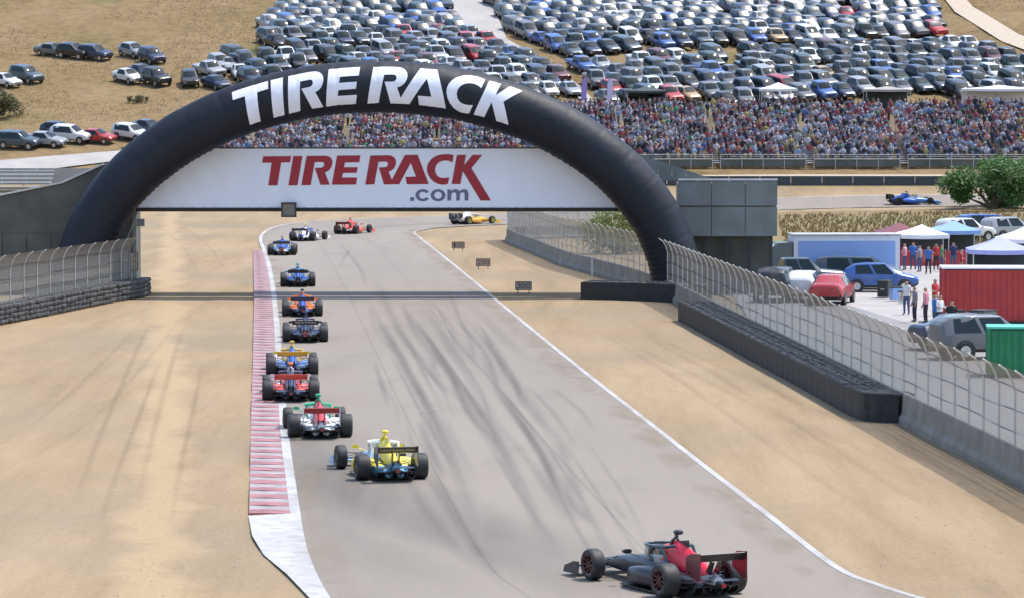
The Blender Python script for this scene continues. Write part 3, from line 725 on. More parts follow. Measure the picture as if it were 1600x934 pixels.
# ramps on both ends of the bridge
mb = MB(); P = [(bx(205), 0), (bx(205), bz(248)), (bx(160), bz(258)), (bx(95), bz(287)), (bx(0), bz(306)), (bx(-160), bz(345)), (bx(-420), 0)]
n = len(P); F = [tuple(range(n)), tuple(range(2 * n - 1, n - 1, -1))] + [(i, (i + 1) % n, n + (i + 1) % n, n + i) for i in range(n)]
ramp_l = empty('screened_bridge_ramp', (bx(60), 190, 0)); tag(ramp_l, 'dark screened ramp climbing to the bridge behind the left fence', 'ramp')
mb.add([(x, 188.3, z) for x, z in P] + [(x, 192.4, z) for x, z in P], F); part(mb, 'embankment', MATS['screen_olive'], ramp_l)
for k in range(9):
    xx0, xx1 = bx(-150 + k * 38), bx(-150 + k * 38 + 37)
    for zt, zb in ((1.6, 0.1), (3.2, 1.65)):
        mb = MB(); mb.box(((xx0 + xx1) / 2, 188.22, (zt + zb) / 2), (xx1 - xx0, 0.05, zt - zb)); part(mb, 'panel', MATS['screen_olive'], ramp_l)
for (p0, p1, z0, z1) in ((-160, 0, bz(345), bz(306)), (0, 95, bz(306), bz(287)), (95, 160, bz(287), bz(258))):
    mb = MB(); mb.bar((bx(p0), 188.25, z0 + 0.05), (bx(p1), 188.25, z1 + 0.05), 0.12, 0.1); part(mb, 'rail', MATS['galv'], ramp_l)
ramp_r = empty('panelled_bridge_ramp', (bx(1140), 190, 0)); tag(ramp_r, 'slate blue panelled ramp end of the bridge right of the arch', 'ramp')
x0, x1 = bx(1060), bx(1216)
zc0, zc1 = bz(368), bz(287)
mb = MB(); mb.box(((x0 + x1) / 2, 189.9, (zc0 + zc1) / 2), (x1 - x0 - 0.1, 3.0, zc1 - zc0)); part(mb, 'core', MATS['concrete'], ramp_r)
k = 0
for zt, zb in ((bz(284), bz(322)), (bz(324), bz(370))):
    x = x0
    while x < x1 - 0.1:
        xe = min(x + 1.8, x1); mb = MB(); mb.box(((x + xe) / 2, 188.25 + 0.03 * (k % 2), (zt + zb) / 2), (xe - x - 0.03, 0.07, zt - zb - 0.02)); part(mb, 'panel', MATS['slate_panel'], ramp_r); x = xe; k += 1
mb = MB(); mb.box(((x0 + x1) / 2, 189.3, zc0 / 2), (x1 - x0 - 0.5, 0.06, zc0 - 0.02)); part(mb, 'screen', MATS['screen_olive'], ramp_r)
for q in range(5):
    mb = MB(); mb.bar((x0 + 0.3 + (x1 - x0 - 0.6) * q / 4, 188.8, -0.1), (x0 + 0.3 + (x1 - x0 - 0.6) * q / 4, 188.8, zc0 + 0.02), 0.16, 0.16); part(mb, 'leg', MATS['dark_steel'], ramp_r)
mb = MB(); mb.bar((x0, 188.2, bz(281)), (x1, 188.2, bz(281)), 0.1, 0.1); part(mb, 'rail', MATS['galv'], ramp_r)
for k in range(6):                                # stepped parapet falling from the deck to the ramp
    pa, pb = 985 + k * 22, 985 + (k + 1) * 22; za = bz(232 + (281 - 232) * (k + 0.5) / 6)
    mb = MB(); mb.add([(bx(pa), 188.3, bz(283)), (bx(pb) - 0.02, 188.3, bz(283)), (bx(pb) - 0.02, 188.3, bz(236 + 45 * (k + 1) / 6)), (bx(pa), 188.3, bz(236 + 45 * k / 6)), (bx(pa), 188.4, bz(283)), (bx(pb) - 0.02, 188.4, bz(283)), (bx(pb) - 0.02, 188.4, bz(236 + 45 * (k + 1) / 6)), (bx(pa), 188.4, bz(236 + 45 * k / 6))], [(0, 1, 2, 3), (7, 6, 5, 4), (0, 4, 5, 1), (1, 5, 6, 2), (2, 6, 7, 3), (3, 7, 4, 0)]); part(mb, 'parapet_panel', MATS['slate_panel'], ramp_r)

# ================================================================== WALLS, CATCH FENCES, TYRE BARRIERS
def uv_quads(name, quads, uvs, mat, parent):
    mb = MB(); V = []; F = []; U = []
    for q, u in zip(quads, uvs): F.append(tuple(range(len(V), len(V) + 4))); V += list(q); U += list(u)
    off = Vector(parent.location)
    me = bpy.data.meshes.new(name); me.from_pydata([tuple(Vector(p) - off) for p in V], [], F); me.materials.append(mat)
    ul = me.uv_layers.new(name='UVMap')
    for lp in me.loops: ul.data[lp.index].uv = U[lp.vertex_index]
    return link(me, name, parent)
def catch_fence(path, side, z0, label, spacing=2.2, wall=None, wlabel=None, top=3.1):
    pts = resample(smooth_path(path, 10), spacing / 8); cum = [0.0]
    for a, b in zip(pts[:-1], pts[1:]): cum.append(cum[-1] + (b - a).length)
    def pos(s):
        s = max(0, min(cum[-1] - 1e-4, s)); i = next(k for k in range(1, len(cum)) if cum[k] > s) - 1
        t = (s - cum[i]) / (cum[i + 1] - cum[i]); d = (pts[i + 1] - pts[i]).normalized(); return pts[i].lerp(pts[i + 1], t), Vector((d.y, -d.x, 0)) * side
    nb = int(cum[-1] / spacing); root = empty('catch_fence', pos(cum[-1] / 2)[0]); tag(root, label, 'fence')
    prof = [(0.0, z0), (0.0, top * 0.42), (0.0, top * 0.76), (0.1, top * 0.87), (0.24, top * 0.95), (0.46, top)]
    prng = random.Random(3)
    for i in range(nb + 1):
        p, n = pos(i * spacing); mb = MB(); mb.tube([p + n * (a + 0.03) + Vector((0, 0, z)) for a, z in prof[:1] + prof[2:]], 0.03, 6); part(mb, 'post', MATS['galv'], root, 50)
        if i == nb: break
        q, n2 = pos((i + 1) * spacing); Q = []; U = []; b_ = prng.uniform(-0.05, 0.05)
        for (a0, h0), (a1, h1) in zip(prof[:-1], prof[1:]):
            Q.append((p + n * a0 + Vector((0, 0, h0)), q + n2 * a0 + Vector((0, 0, h0)), q + n2 * a1 + Vector((0, 0, h1)), p + n * a1 + Vector((0, 0, h1))))
            s0, s1 = i * spacing, (i + 1) * spacing; U.append(((s0, h0 + a0), (s1, h0 + a0), (s1, h1 + a1), (s0, h1 + a1)))
        uv_quads('mesh_panel', Q, U, MATS['wire_mesh'], root)
    for h, a in ((z0 + 0.06, 0.0), (top * 0.42, 0.0), (top * 0.6, 0.0), (top * 0.8, 0.05)):
        sag = []
        for k in range(nb * 2 + 1):
            p, n = pos(k * spacing / 2); dz = 0.03 * math.sin(k * 0.7 + h * 3) if h > 1 else 0
            sag.append(p + n * (a + 0.05) + Vector((0, 0, h + dz)))
        mb = MB(); mb.tube(sag, 0.015, 5); part(mb, 'cable', MATS['gunmetal'], root)
    if wall:
        wr = empty('concrete_wall', pos(cum[-1] / 2)[0]); tag(wr, wlabel, 'wall'); L = 3.6; k = 0
        while k * L < cum[-1] - 0.5:
            rings = []; s0, s1 = k * L + 0.015, min((k + 1) * L, cum[-1]) - 0.015
            for t in range(5):
                p, n = pos(s0 + (s1 - s0) * t / 4); rings.append([p + n * a + Vector((0, 0, z)) for a, z in ((0.24, -0.1), (0.24, 0.14), (0.14, 0.3), (0.1, wall), (-0.1, wall), (-0.14, 0.3), (-0.24, 0.14), (-0.24, -0.1))])
            mb = MB(); mb.loft(rings); part(mb, 'wall_segment', MATS['concrete'], wr); k += 1
    return pos, cum[-1]
RF = [(-0.3, 263), (1.75, 240), (3.4, 222), (5.1, 210), (6.8, 198), (8.3, 183), (9.3, 167), (10.95, 140), (12.45, 113), (13.6, 93.5), (14.9, 70)]
RF = [Vector((x, y, 0)) for x, y in RF]
posR, LR = catch_fence([Vector((7.0, 270, 0)), Vector((1.5, 266.5, 0))] + RF, 1, 0.85, 'long curved catch fence with wire mesh along the inside of the corner, right', wall=0.9, wlabel='grey concrete wall under the long catch fence on the right')
LF = [Vector((x, y, 0)) for x, y in ((-20.4, 187.4), (-20.75, 184.2), (-22.2, 175), (-24.6, 160), (-28.5, 138), (-33, 115))]
posL, LL = catch_fence(LF, -1, 0.5, 'wire mesh catch fence standing behind the stacked tyres left of the arch', wall=0.55, wlabel='low concrete footing wall behind the stacked tyres on the left')

def tyre_mesh(name, r=0.31, w=0.2, mat='old_tyre'):
    mb = MB(); mb.lathe([(-w / 2, r * 0.6), (-w / 2, r * 0.9), (-w * 0.3, r), (w * 0.3, r), (w / 2, r * 0.9), (w / 2, r * 0.6)], (0, 0, 0), 'Z', 12); return mb.mesh(name, MATS[mat], 40)
TYRE = tyre_mesh('tyre')
def tyre_barrier(path, name, label, deep=2, layers=4, belt=True, side=1, top_only=True, belt_h=None):
    pts = resample(smooth_path(path, 8), 0.62); root = empty(name, pts[len(pts) // 2]); tag(root, label, 'tyre barrier'); off = Vector(root.location); h = 0.225; tr = random.Random(7)
    for d in range(deep):
        row = offset_path(pts, -side * (0.34 + d * 0.6))
        for p in row:
            for k in ((layers - 1,) if (top_only or d > 0) else range(layers)):
                o = link(TYRE, 'tyre', root, p - off + Vector((tr.uniform(-0.03, 0.03), tr.uniform(-0.03, 0.03), (k + 0.5) * h + tr.uniform(-0.01, 0.02))), tr.uniform(0, 6))
                o.rotation_euler.x = tr.uniform(-0.05, 0.05)
    if belt:
        H = layers * h * 0.97; e0, e1 = pts[0] + (pts[0] - pts[1]).normalized() * 0.32, pts[-1] + (pts[-1] - pts[-2]).normalized() * 0.32; fine = resample([e0] + pts + [e1], 0.31); rings = []
        for i, (p, a, b) in enumerate(zip(fine, offset_path(fine, side * (0.02)), offset_path(fine, -side * 0.012))):
            w = 0.012 * math.sin(i * 1.3); q = Vector((p - a)) * 0
            rings.append([a + Vector((w, w, -0.05)), a + Vector((0, 0, H)), b + Vector((0, 0, H)), b + Vector((0, 0, -0.05))])
        mb = MB(); mb.loft(rings); part(mb, 'belt', MATS['rubber'], root)
        e = pts[0]; d = (pts[1] - pts[0]).normalized(); n = Vector((d.y, -d.x, 0)) * side
        for e_, sg in ((pts[0], -1), (pts[-1], 1)):
            dd = d * sg if e_ is pts[0] else (pts[-1] - pts[-2]).normalized(); nn = Vector((dd.y, -dd.x, 0)) * side * (1 if sg > 0 else -1)
            mb = MB(); c = e_ + dd * 0.33 - nn * (0.3 * deep + 0.05); M = Matrix.Rotation(math.atan2(dd.y, dd.x), 3, 'Z')
            mb.box(c + Vector((0, 0, H / 2 - 0.02)), (0.02, 0.6 * deep + 0.1, H), 0, M); part(mb, 'belt_end', MATS['rubber'], root)
    return root
bp = [Vector((7.85, 165, 0)), Vector((8.5, 155, 0)), Vector((9.55, 138, 0)), Vector((10.6, 121, 0)), Vector((11.1, 113.4, 0)), Vector((11.45, 112.1, 0)), Vector((12.0, 111.7, 0))]
tyre_barrier(bp, 'tyre_barrier', 'long black belt-wrapped tyre barrier curving along the right concrete wall', deep=2, layers=4, side=1)
tyre_barrier([Vector((3.9, 183.2, 0)), Vector((6.2, 182.4, 0)), Vector((8.0, 180.9, 0)), Vector((8.5, 180.2, 0))], 'tyre_barrier', 'short black tyre barrier at the right foot of the arch, square to the track', deep=3, layers=4, side=1)
tyre_barrier([Vector((-19.2, 187.5, 0)), Vector((-19.45, 184.6, 0)), Vector((-20.0, 182.3, 0)), Vector((-21.4, 173.5, 0)), Vector((-23.6, 160.5, 0)), Vector((-27.2, 140, 0)), Vector((-29, 131, 0))], 'tyre_barrier', 'long barrier of stacked tyres left of the track beside the arch foot', deep=2, layers=4, belt=False, side=-1, top_only=False)
# ================================================================== RACING CARS
def sect(y, hw, z0, z1, e=2.6, n=14, top=1.0, x0=0.0):   # superellipse cross-section in XZ at station y
    out = []; zc, hh = (z0 + z1) / 2, (z1 - z0) / 2
    for k in range(n):
        t = 2 * math.pi * (k + 0.5) / n; c, s = math.cos(t), math.sin(t)
        x = math.copysign(abs(c) ** (2 / e), c) * hw; z = math.copysign(abs(s) ** (2 / e), s) * hh
        w = 1.0 if z < 0 else 1.0 + (top - 1.0) * (z / hh)
        out.append(Vector((x0 + x * w, y, zc + z)))
    return out
RC = {}
def rc(name, mb, mat, smooth=35): RC[name] = mb.mesh(name, mat, smooth)
def build_race_meshes():
    # origin: on the ground under the middle of the rear axle; +Y is forward
    WB = 3.05
    def tyre(r, w, nm):
        mb = MB(); mb.lathe([(-w / 2 + 0.01, r * 0.66), (-w / 2, r * 0.8), (-w / 2 + 0.012, r * 0.92), (-w / 2 + 0.05, r * 0.99), (-w / 4, r), (w / 4, r), (w / 2 - 0.05, r * 0.99), (w / 2 - 0.012, r * 0.92), (w / 2, r * 0.8), (w / 2 - 0.01, r * 0.66)], n=32); rc(nm, mb, MATS['tyre_rubber'], 40)
        mb = MB(); rr = r * 0.665
        mb.lathe([(-w / 2 + 0.012, rr), (-w / 2 + 0.02, rr * 0.9), (-w / 2 + 0.08, rr * 0.85), (w / 2 - 0.08, rr * 0.85), (w / 2 - 0.02, rr * 0.9), (w / 2 - 0.012, rr)], n=28)
        for s in (-1, 1):
            for k in range(10):
                t = 2 * math.pi * k / 10; d = Vector((0, math.cos(t), math.sin(t)))
                mb.bar(Vector((s * (w / 2 - 0.05), 0, 0)) + d * 0.05, Vector((s * (w / 2 - 0.035), 0, 0)) + d * rr * 0.9, 0.03, 0.03)
            mb.lathe([(s * (w / 2 - 0.07), 0.001), (s * (w / 2 - 0.03), 0.03), (s * (w / 2 - 0.03), 0.055), (s * (w / 2 - 0.08), 0.06)], n=12)
        mb.lathe([(-0.02, 0.02), (-0.02, rr * 0.7), (0.02, rr * 0.7), (0.02, 0.02)], n=20)
        rc(nm + '_rim', mb, MATS['rim_paint'], 40)
    tyre(0.35, 0.385, 'rear_tyre'); tyre(0.33, 0.3, 'front_tyre')
    mb = MB(); mb.loft([sect(4.1, 0.05, 0.2, 0.27), sect(3.95, 0.11, 0.17, 0.32), sect(3.5, 0.165, 0.15, 0.42), sect(3.05, 0.2, 0.13, 0.5), sect(2.5, 0.25, 0.09, 0.57), sect(2.0, 0.32, 0.07, 0.62, 3), sect(1.5, 0.37, 0.06, 0.62, 3), sect(1.0, 0.38, 0.06, 0.6, 3), sect(0.6, 0.34, 0.06, 0.56, 3)])
    rc('nose', mb, MATS['race_livery'])
    mb = MB(); mb.loft([sect(1.05, 0.15, 0.5, 1.0, 2.2, top=0.6), sect(0.9, 0.17, 0.4, 1.04, 2.2, top=0.55), sect(0.6, 0.19, 0.35, 0.98, 2.2, top=0.5), sect(0.2, 0.2, 0.3, 0.85, 2.2, top=0.45), sect(-0.2, 0.19, 0.27, 0.7, 2.3, top=0.5), sect(-0.55, 0.15, 0.26, 0.56, 2.4, top=0.7), sect(-0.8, 0.1, 0.26, 0.46, 2.4)])
    rc('engine_cover', mb, MATS['race_livery'])
    mb = MB(); mb.lathe([(0, 0.02), (0, 0.085), (0.03, 0.1), (0.05, 0.085), (0.05, 0.02)], (0, 1.03, 0.93), 'Y', 16); rc('air_intake', mb, MATS['carbon'])
    mb = MB(); mb.prism([(-0.03, 0.15), (0.34, 0.1), (0.36, 0.0), (-0.03, 0.0)], -0.012, 0.012, M=Matrix(((0, 0, 1), (1, 0, 0), (0, 1, 0))))
    mb.v = [(x, y + 0.45, z + 0.93) for x, y, z in mb.v]; rc('shark_fin', mb, MATS['race_plain'])
    for s, nm in ((-1, 'sidepod_l'), (1, 'sidepod_r')):
        mb = MB(); mb.loft([sect(1.75, 0.2, 0.09, 0.4, 3.5, x0=s * 0.52), sect(1.6, 0.26, 0.08, 0.46, 3.5, x0=s * 0.54), sect(1.1, 0.3, 0.07, 0.5, 3.2, x0=s * 0.5), sect(0.6, 0.3, 0.07, 0.5, 2.8, x0=s * 0.42), sect(0.2, 0.24, 0.07, 0.46, 2.6, x0=s * 0.33), sect(-0.2, 0.17, 0.08, 0.38, 2.4, x0=s * 0.24), sect(-0.55, 0.1, 0.1, 0.3, 2.2, x0=s * 0.16)])
        rc(nm, mb, MATS['race_livery'])
    mb = MB(); mb.prism([(-0.2, 2.35), (0.2, 2.35), (0.78, 1.95), (0.8, 0.55), (0.56, 0.42), (0.54, -0.25), (-0.54, -0.25), (-0.56, 0.42), (-0.8, 0.55), (-0.78, 1.95)], 0.035, 0.06); rc('floor', mb, MATS['carbon'])
    mb = MB(); rings = []
    for y, z in ((0.1, 0.065), (-0.25, 0.1), (-0.6, 0.2), (-0.72, 0.26)): rings.append([Vector((-0.52, y, z)), Vector((0.52, y, z)), Vector((0.52, y, z + 0.015)), Vector((-0.52, y, z + 0.015))])
    mb.loft(rings)
    for x in (-0.52, -0.3, -0.13, 0.13, 0.3, 0.52): mb.prism([(0.1, 0.04), (-0.5, 0.07), (-0.72, 0.17), (-0.72, 0.262), (-0.6, 0.205), (-0.25, 0.1)], x - 0.008, x + 0.008, M=Matrix(((0, 0, 1), (1, 0, 0), (0, 1, 0))))
    rc('diffuser', mb, MATS['carbon'])
    mb = MB(); mb.loft([sect(-0.25, 0.14, 0.14, 0.42, 3), sect(-0.6, 0.11, 0.2, 0.4, 3), sect(-0.85, 0.08, 0.24, 0.38, 3), sect(-1.0, 0.06, 0.26, 0.36, 3)]); mb.box((0, -0.55, 0.47), (0.09, 0.2, 0.14)); rc('gearbox', mb, MATS['gunmetal'])
    mb = MB(); mb.box((0, -1.01, 0.31), (0.09, 0.03, 0.06)); rc('rain_light', mb, MATS['tail_red'])
    mb = MB(); mb.tube([(0.09, -0.6, 0.44), (0.1, -0.78, 0.47)], 0.045, 10, cap=False); mb.tube([(-0.09, -0.6, 0.44), (-0.1, -0.78, 0.47)], 0.045, 10, cap=False); rc('exhaust', mb, MATS['steel'])
    def foil(mb, y0, z0, ch, th, hw, ang):
        P = [(0, 0), (ch * 0.15, th), (ch * 0.5, th * 0.8), (ch, 0.006), (ch, 0.0), (ch * 0.5, -th * 0.35), (ch * 0.15, -th * 0.4)]
        c, s = math.cos(ang), math.sin(ang)
        mb.loft([[Vector((x, y0 - (a * c - b * s * 1), z0 + a * s + b * c)) for a, b in P] for x in (-hw, hw)])
    mb = MB(); foil(mb, -0.55, 0.76, 0.3, 0.03, 0.535, R(8)); rc('wing_plane', mb, MATS['race_plain'])
    mb = MB(); mb.loft([[Vector((x, -0.84, 0.805)), Vector((x, -0.86, 0.81)), Vector((x, -0.955, 0.955)), Vector((x, -0.94, 0.965)), Vector((x, -0.9, 0.89))] for x in (-0.535, 0.535)]); rc('wing_flap', mb, MATS['race_plain'])
    for s in (-1, 1):
        mb = MB(); mb.prism([(-0.42, 0.62), (-0.9, 0.4), (-1.0, 0.45), (-1.0, 0.985), (-0.62, 0.95), (-0.42, 0.86)], s * 0.545 - 0.009, s * 0.545 + 0.009, M=Matrix(((0, 0, 1), (1, 0, 0), (0, 1, 0)))); rc('wing_endplate_' + ('r' if s > 0 else 'l'), mb, MATS['race_plain'])
        mb = MB(); mb.prism([(-0.35, 0.42), (-0.62, 0.44), (-0.78, 0.76), (-0.62, 0.76)], s * 0.09 - 0.012, s * 0.09 + 0.012, M=Matrix(((0, 0, 1), (1, 0, 0), (0, 1, 0)))); rc('wing_pylon_' + ('r' if s > 0 else 'l'), mb, MATS['carbon'])
    mb = MB(); foil(mb, -0.6, 0.38, 0.2, 0.02, 0.5, R(-4)); rc('beam_wing', mb, MATS['carbon'])
    mb = MB(); foil(mb, 4.12, 0.13, 0.36, 0.025, 0.93, R(4)); foil(mb, 3.82, 0.19, 0.24, 0.02, 0.9, R(16)); rc('front_wing', mb, MATS['race_plain'])
    for s in (-1, 1):
        mb = MB(); mb.prism([(4.16, 0.06), (3.5, 0.06), (3.48, 0.34), (3.7, 0.33), (4.1, 0.2)], s * 0.94 - 0.012, s * 0.94 + 0.012, M=Matrix(((0, 0, 1), (1, 0, 0), (0, 1, 0)))); rc('front_endplate_' + ('r' if s > 0 else 'l'), mb, MATS['race_plain'])
    # windscreen frame: hoop round the cockpit that meets the roll hoop
    hoop = [(0.05, 0.86, 0.98)]
    hp = []
    for k in range(17):
        t = math.pi * k / 16; hp.append(Vector((0.39 * math.cos(t), 0.95 + 1.05 * math.sin(t) ** 0.8, 0.9 - 0.04 * math.sin(t))))
    hp = [Vector((0.12, 0.78, 0.93)), Vector((0.3, 0.82, 0.915))] + hp + [Vector((-0.3, 0.82, 0.915)), Vector((-0.12, 0.78, 0.93))]
    mb = MB(); mb.tube(hp, 0.032, 8); mb.tube([(0, 2.0, 0.86), (0, 2.15, 0.6)], 0.02, 6)
    for s in (-1, 1): mb.tube([(s * 0.37, 0.9, 0.9), (s * 0.36, 0.75, 0.7), (s * 0.33, 0.7, 0.5)], [0.032, 0.03, 0.028], 8)
    rc('halo', mb, MATS['race_plain'], 50)
    mb = MB(); lo = []; hi = []
    for p in hp[2:-2]: hi.append(p + Vector((0, 0, -0.02))); lo.append(Vector((p.x * 0.95, 0.95 + (p.y - 0.95) * 1.12, 0.56)))
    mb.loft([lo, hi], cap=False, ring_closed=False); rc('windscreen', mb, MATS['aeroscreen_glass'], 60)
    mb = MB(); mb.tube([(0.1, 1.02, 0.88), (0.07, 0.98, 1.02), (0, 0.96, 1.08), (-0.07, 0.98, 1.02), (-0.1, 1.02, 0.88)], 0.03, 8); rc('roll_hoop', mb, MATS['race_plain'], 50)
    mb = MB(); mb.box((0, 0.93, 1.13), (0.035, 0.1, 0.1)); mb.loft([sect(1.0, 0.04, 1.16, 1.22), sect(0.9, 0.09, 1.15, 1.25), sect(0.8, 0.09, 1.15, 1.25), sect(0.76, 0.06, 1.17, 1.23)]); rc('camera_pod', mb, MATS['race_plain'])
    for s in (-1, 1):
        mb = MB(); mb.loft([sect(2.0, 0.09, 0.68, 0.76, x0=s * 0.62), sect(1.9, 0.1, 0.67, 0.77, x0=s * 0.62)]); mb.tube([(s * 0.34, 1.9, 0.6), (s * 0.58, 1.95, 0.69)], 0.012, 6); rc('mirror_' + ('r' if s > 0 else 'l'), mb, MATS['race_plain'])
        mb = MB()
        for a, b in (((s * 0.1, -0.35, 0.42), (s * 0.72, 0.0, 0.5)), ((s * 0.16, 0.35, 0.45), (s * 0.72, 0.0, 0.5)), ((s * 0.1, -0.4, 0.2), (s * 0.72, 0.0, 0.2)), ((s * 0.18, 0.4, 0.2), (s * 0.72, 0, 0.2)), ((s * 0.1, -0.5, 0.3), (s * 0.72, -0.12, 0.32)), ((s * 0.14, 0.1, 0.5), (s * 0.7, 0.02, 0.24))): mb.bar(a, b, 0.045, 0.016)
        mb.tube([(s * 0.1, 0, 0.33), (s * 0.76, 0, 0.35)], 0.025, 8); rc('rear_suspension_' + ('r' if s > 0 else 'l'), mb, MATS['carbon'])
        mb = MB()
        for a, b in (((s * 0.16, 2.75, 0.42), (s * 0.78, WB, 0.46)), ((s * 0.15, 3.3, 0.4), (s * 0.78, WB, 0.46)), ((s * 0.18, 2.7, 0.18), (s * 0.78, WB, 0.2)), ((s * 0.14, 3.4, 0.2), (s * 0.78, WB, 0.2)), ((s * 0.15, 3.2, 0.45), (s * 0.74, WB + 0.1, 0.3))): mb.bar(a, b, 0.04, 0.014)
        rc('front_suspension_' + ('r' if s > 0 else 'l'), mb, MATS['carbon'])
        mb = MB(); mb.prism([(0.62, -0.02), (0.74, -0.2), (0.72, -0.46), (0.56, -0.46)] if s > 0 else [(-0.62, -0.02), (-0.56, -0.46), (-0.72, -0.46), (-0.74, -0.2)], 0.06, 0.3); 
    # driver: helmet and shoulders as one surface
    mb = MB(); prof = [(0.45, 0.17, 0.1), (0.6, 0.2, 0.12), (0.66, 0.13, 0.1), (0.69, 0.09, 0.09), (0.72, 0.115, 0.125), (0.79, 0.135, 0.15), (0.86, 0.125, 0.14), (0.91, 0.08, 0.09), (0.925, 0.02, 0.02)]
    mb.loft([[Vector((a * math.cos(2 * math.pi * k / 16), 1.25 + b * math.sin(2 * math.pi * k / 16), z)) for k in range(16)] for z, a, b in prof]); rc('driver', mb, MATS['race_livery'], 60)
    mb = MB(); V = []
    for k in range(9):
        t = R(25 + 130 * k / 8)
        for z, s in ((0.765, 1.02), (0.815, 1.02)): V.append((0.138 * s * math.cos(t), 1.25 + 0.153 * s * math.sin(t), z))
    mb.add(V, [(2 * k, 2 * k + 2, 2 * k + 3, 2 * k + 1) for k in range(8)]); rc('visor', mb, MATS['car_glass'])
build_race_meshes()
def text_mesh(txt, h, w, name):
    cu = bpy.data.curves.new(name, 'FONT'); cu.body = txt; cu.size = 1.0; cu.align_x = 'CENTER'; cu.align_y = 'CENTER'; cu.resolution_u = 3
    o = bpy.data.objects.new(name, cu); COL.objects.link(o); dg = bpy.context.evaluated_depsgraph_get(); dg.update()
    me = bpy.data.meshes.new_from_object(o.evaluated_get(dg)); bpy.data.objects.remove(o)
    xs = [v.co.x for v in me.vertices]; ys = [v.co.y for v in me.vertices]
    sx, sy = w / (max(xs) - min(xs)), h / (max(ys) - min(ys)); cx, cy = (max(xs) + min(xs)) / 2, (max(ys) + min(ys)) / 2
    for v in me.vertices: v.co = ((v.co.x - cx) * sx, (v.co.y - cy) * sy, 0)
    me.name = name; return me
BLK = (0.012, 0.012, 0.014)
def race_car(px, py, head, label, c1, c2, pod, pod2, wing, halo, hoop, fin, cam_c, nose=None, nose2=None, rim=(0.03, 0.03, 0.03), end=BLK, helm=(0.6, 0.1, 0.05), text=None, tcol=None, short='racing car', light=None):
    root = empty('racing_car', atT(px, py) + Vector((0, 0, 0.016)), -R(head)); tag(root, label, 'racing car', 'open-wheel racing cars on the track')
    if root.location.y > 335: root.location.z += 0.03
    def p(mesh, name, col=None, col2=None, parent=root, loc=None):
        o = link(RC[mesh], name, parent, loc, color=col)
        if col2 is not None: o['second_colour'] = col2
        return o
    nose = nose or c1; nose2 = nose2 or c2
    p('nose', 'nose', nose, nose2); p('engine_cover', 'engine_cover', c1, c2); p('air_intake', 'air_intake'); p('shark_fin', 'shark_fin', fin)
    p('sidepod_l', 'sidepod', pod, pod2); p('sidepod_r', 'sidepod', pod, pod2); p('floor', 'floor'); p('diffuser', 'diffuser'); p('gearbox', 'gearbox')
    p('rain_light', 'rain_light'); p('exhaust', 'exhaust'); 
    w = p('wing_plane', 'rear_wing', wing); p('wing_flap', 'flap', wing, None, w)
    for s in 'lr': p('wing_endplate_' + s, 'endplate', end, None, w); p('wing_pylon_' + s, 'pylon', None, None, w)
    p('beam_wing', 'beam_wing')
    fw = p('front_wing', 'front_wing', nose2)
    for s in 'lr': p('front_endplate_' + s, 'endplate', nose, None, fw)
    p('halo', 'halo', halo); p('windscreen', 'windscreen'); p('roll_hoop', 'roll_hoop', hoop); p('camera_pod', 'camera_pod', cam_c)
    for s in 'lr': p('mirror_' + s, 'mirror', hoop); p('rear_suspension_' + s, 'suspension_arm'); p('front_suspension_' + s, 'suspension_arm')
    for s in (-1, 1):
        t = p('rear_tyre', 'wheel', None, None, root, (s * 0.785, 0, 0.35)); p('rear_tyre_rim', 'rim', rim, None, t)
        t = p('front_tyre', 'wheel', None, None, root, (s * 0.82, 3.05, 0.33)); p('front_tyre_rim', 'rim', rim, None, t)
        if head: t.rotation_euler.z = -R(2 if head > 8 else 0)
    if text:
        me = text_mesh(text, 0.085, 0.92 if len(text) > 7 else 0.86, 'wing_text'); me.materials.append(MATS['race_plain'])
        o = link(me, 'wing_lettering', w, color=tcol); d = Vector((0, -0.095, 0.145)).normalized()
        o.location = Vector((0, -0.9125, 0.8855)); o.rotation_euler = (math.atan2(d.z, d.y) - math.pi + math.pi, 0, 0)
        zax = Vector((0, -d.z, d.y)); M = Matrix((Vector((1, 0, 0)), d, Vector((1, 0, 0)).cross(d))).transposed(); o.rotation_euler = M.to_euler()
        o.location = Vector((0, -0.9075, 0.8825)) + Vector((1, 0, 0)).cross(d) * 0.008
    dr = empty('person', root.location, -R(head)); tag(dr, 'helmeted driver sitting in the ' + short, 'person', 'racing drivers')
    o = p('driver', 'body', helm, (0.05, 0.05, 0.07), dr); p('visor', 'visor', None, None, dr)
    return root
W = (0.75, 0.75, 0.76); NAVY = (0.012, 0.018, 0.06); BLUE = (0.02, 0.09, 0.42); RED = (0.6, 0.02, 0.03); YEL = (0.78, 0.62, 0.02); ORG = (0.85, 0.22, 0.02); GRN = (0.0, 0.34, 0.17); LBL = (0.25, 0.5, 0.72); GOLD = (0.6, 0.36, 0.04); CORAL = (0.8, 0.1, 0.06)
race_car(1092, 930, -27, 'black and red racing car turning in, closest to the viewer', (0.75, 0.02, 0.05), (0.5, 0.5, 0.52), (0.008, 0.01, 0.022), BLK, BLK, (0.015, 0.05, 0.07), BLK, BLK, BLK, nose=(0.006, 0.012, 0.03), nose2=BLK, rim=(0.06, 0.015, 0.02), end=(0.1, 0.01, 0.02), short='black and red racing car closest to the viewer')
race_car(611, 749, -13, 'yellow and pale blue racing car following the pack, off the kerb', YEL, (0.12, 0.3, 0.45), YEL, (0.18, 0.4, 0.6), (0.06, 0.05, 0.03), (0.7, 0.72, 0.66), YEL, YEL, YEL, nose=LBL, nose2=LBL, end=(0.05, 0.06, 0.08), text='LavaHouse.com', tcol=(0.65, 0.6, 0.3), short='yellow and pale blue racing car', helm=YEL)
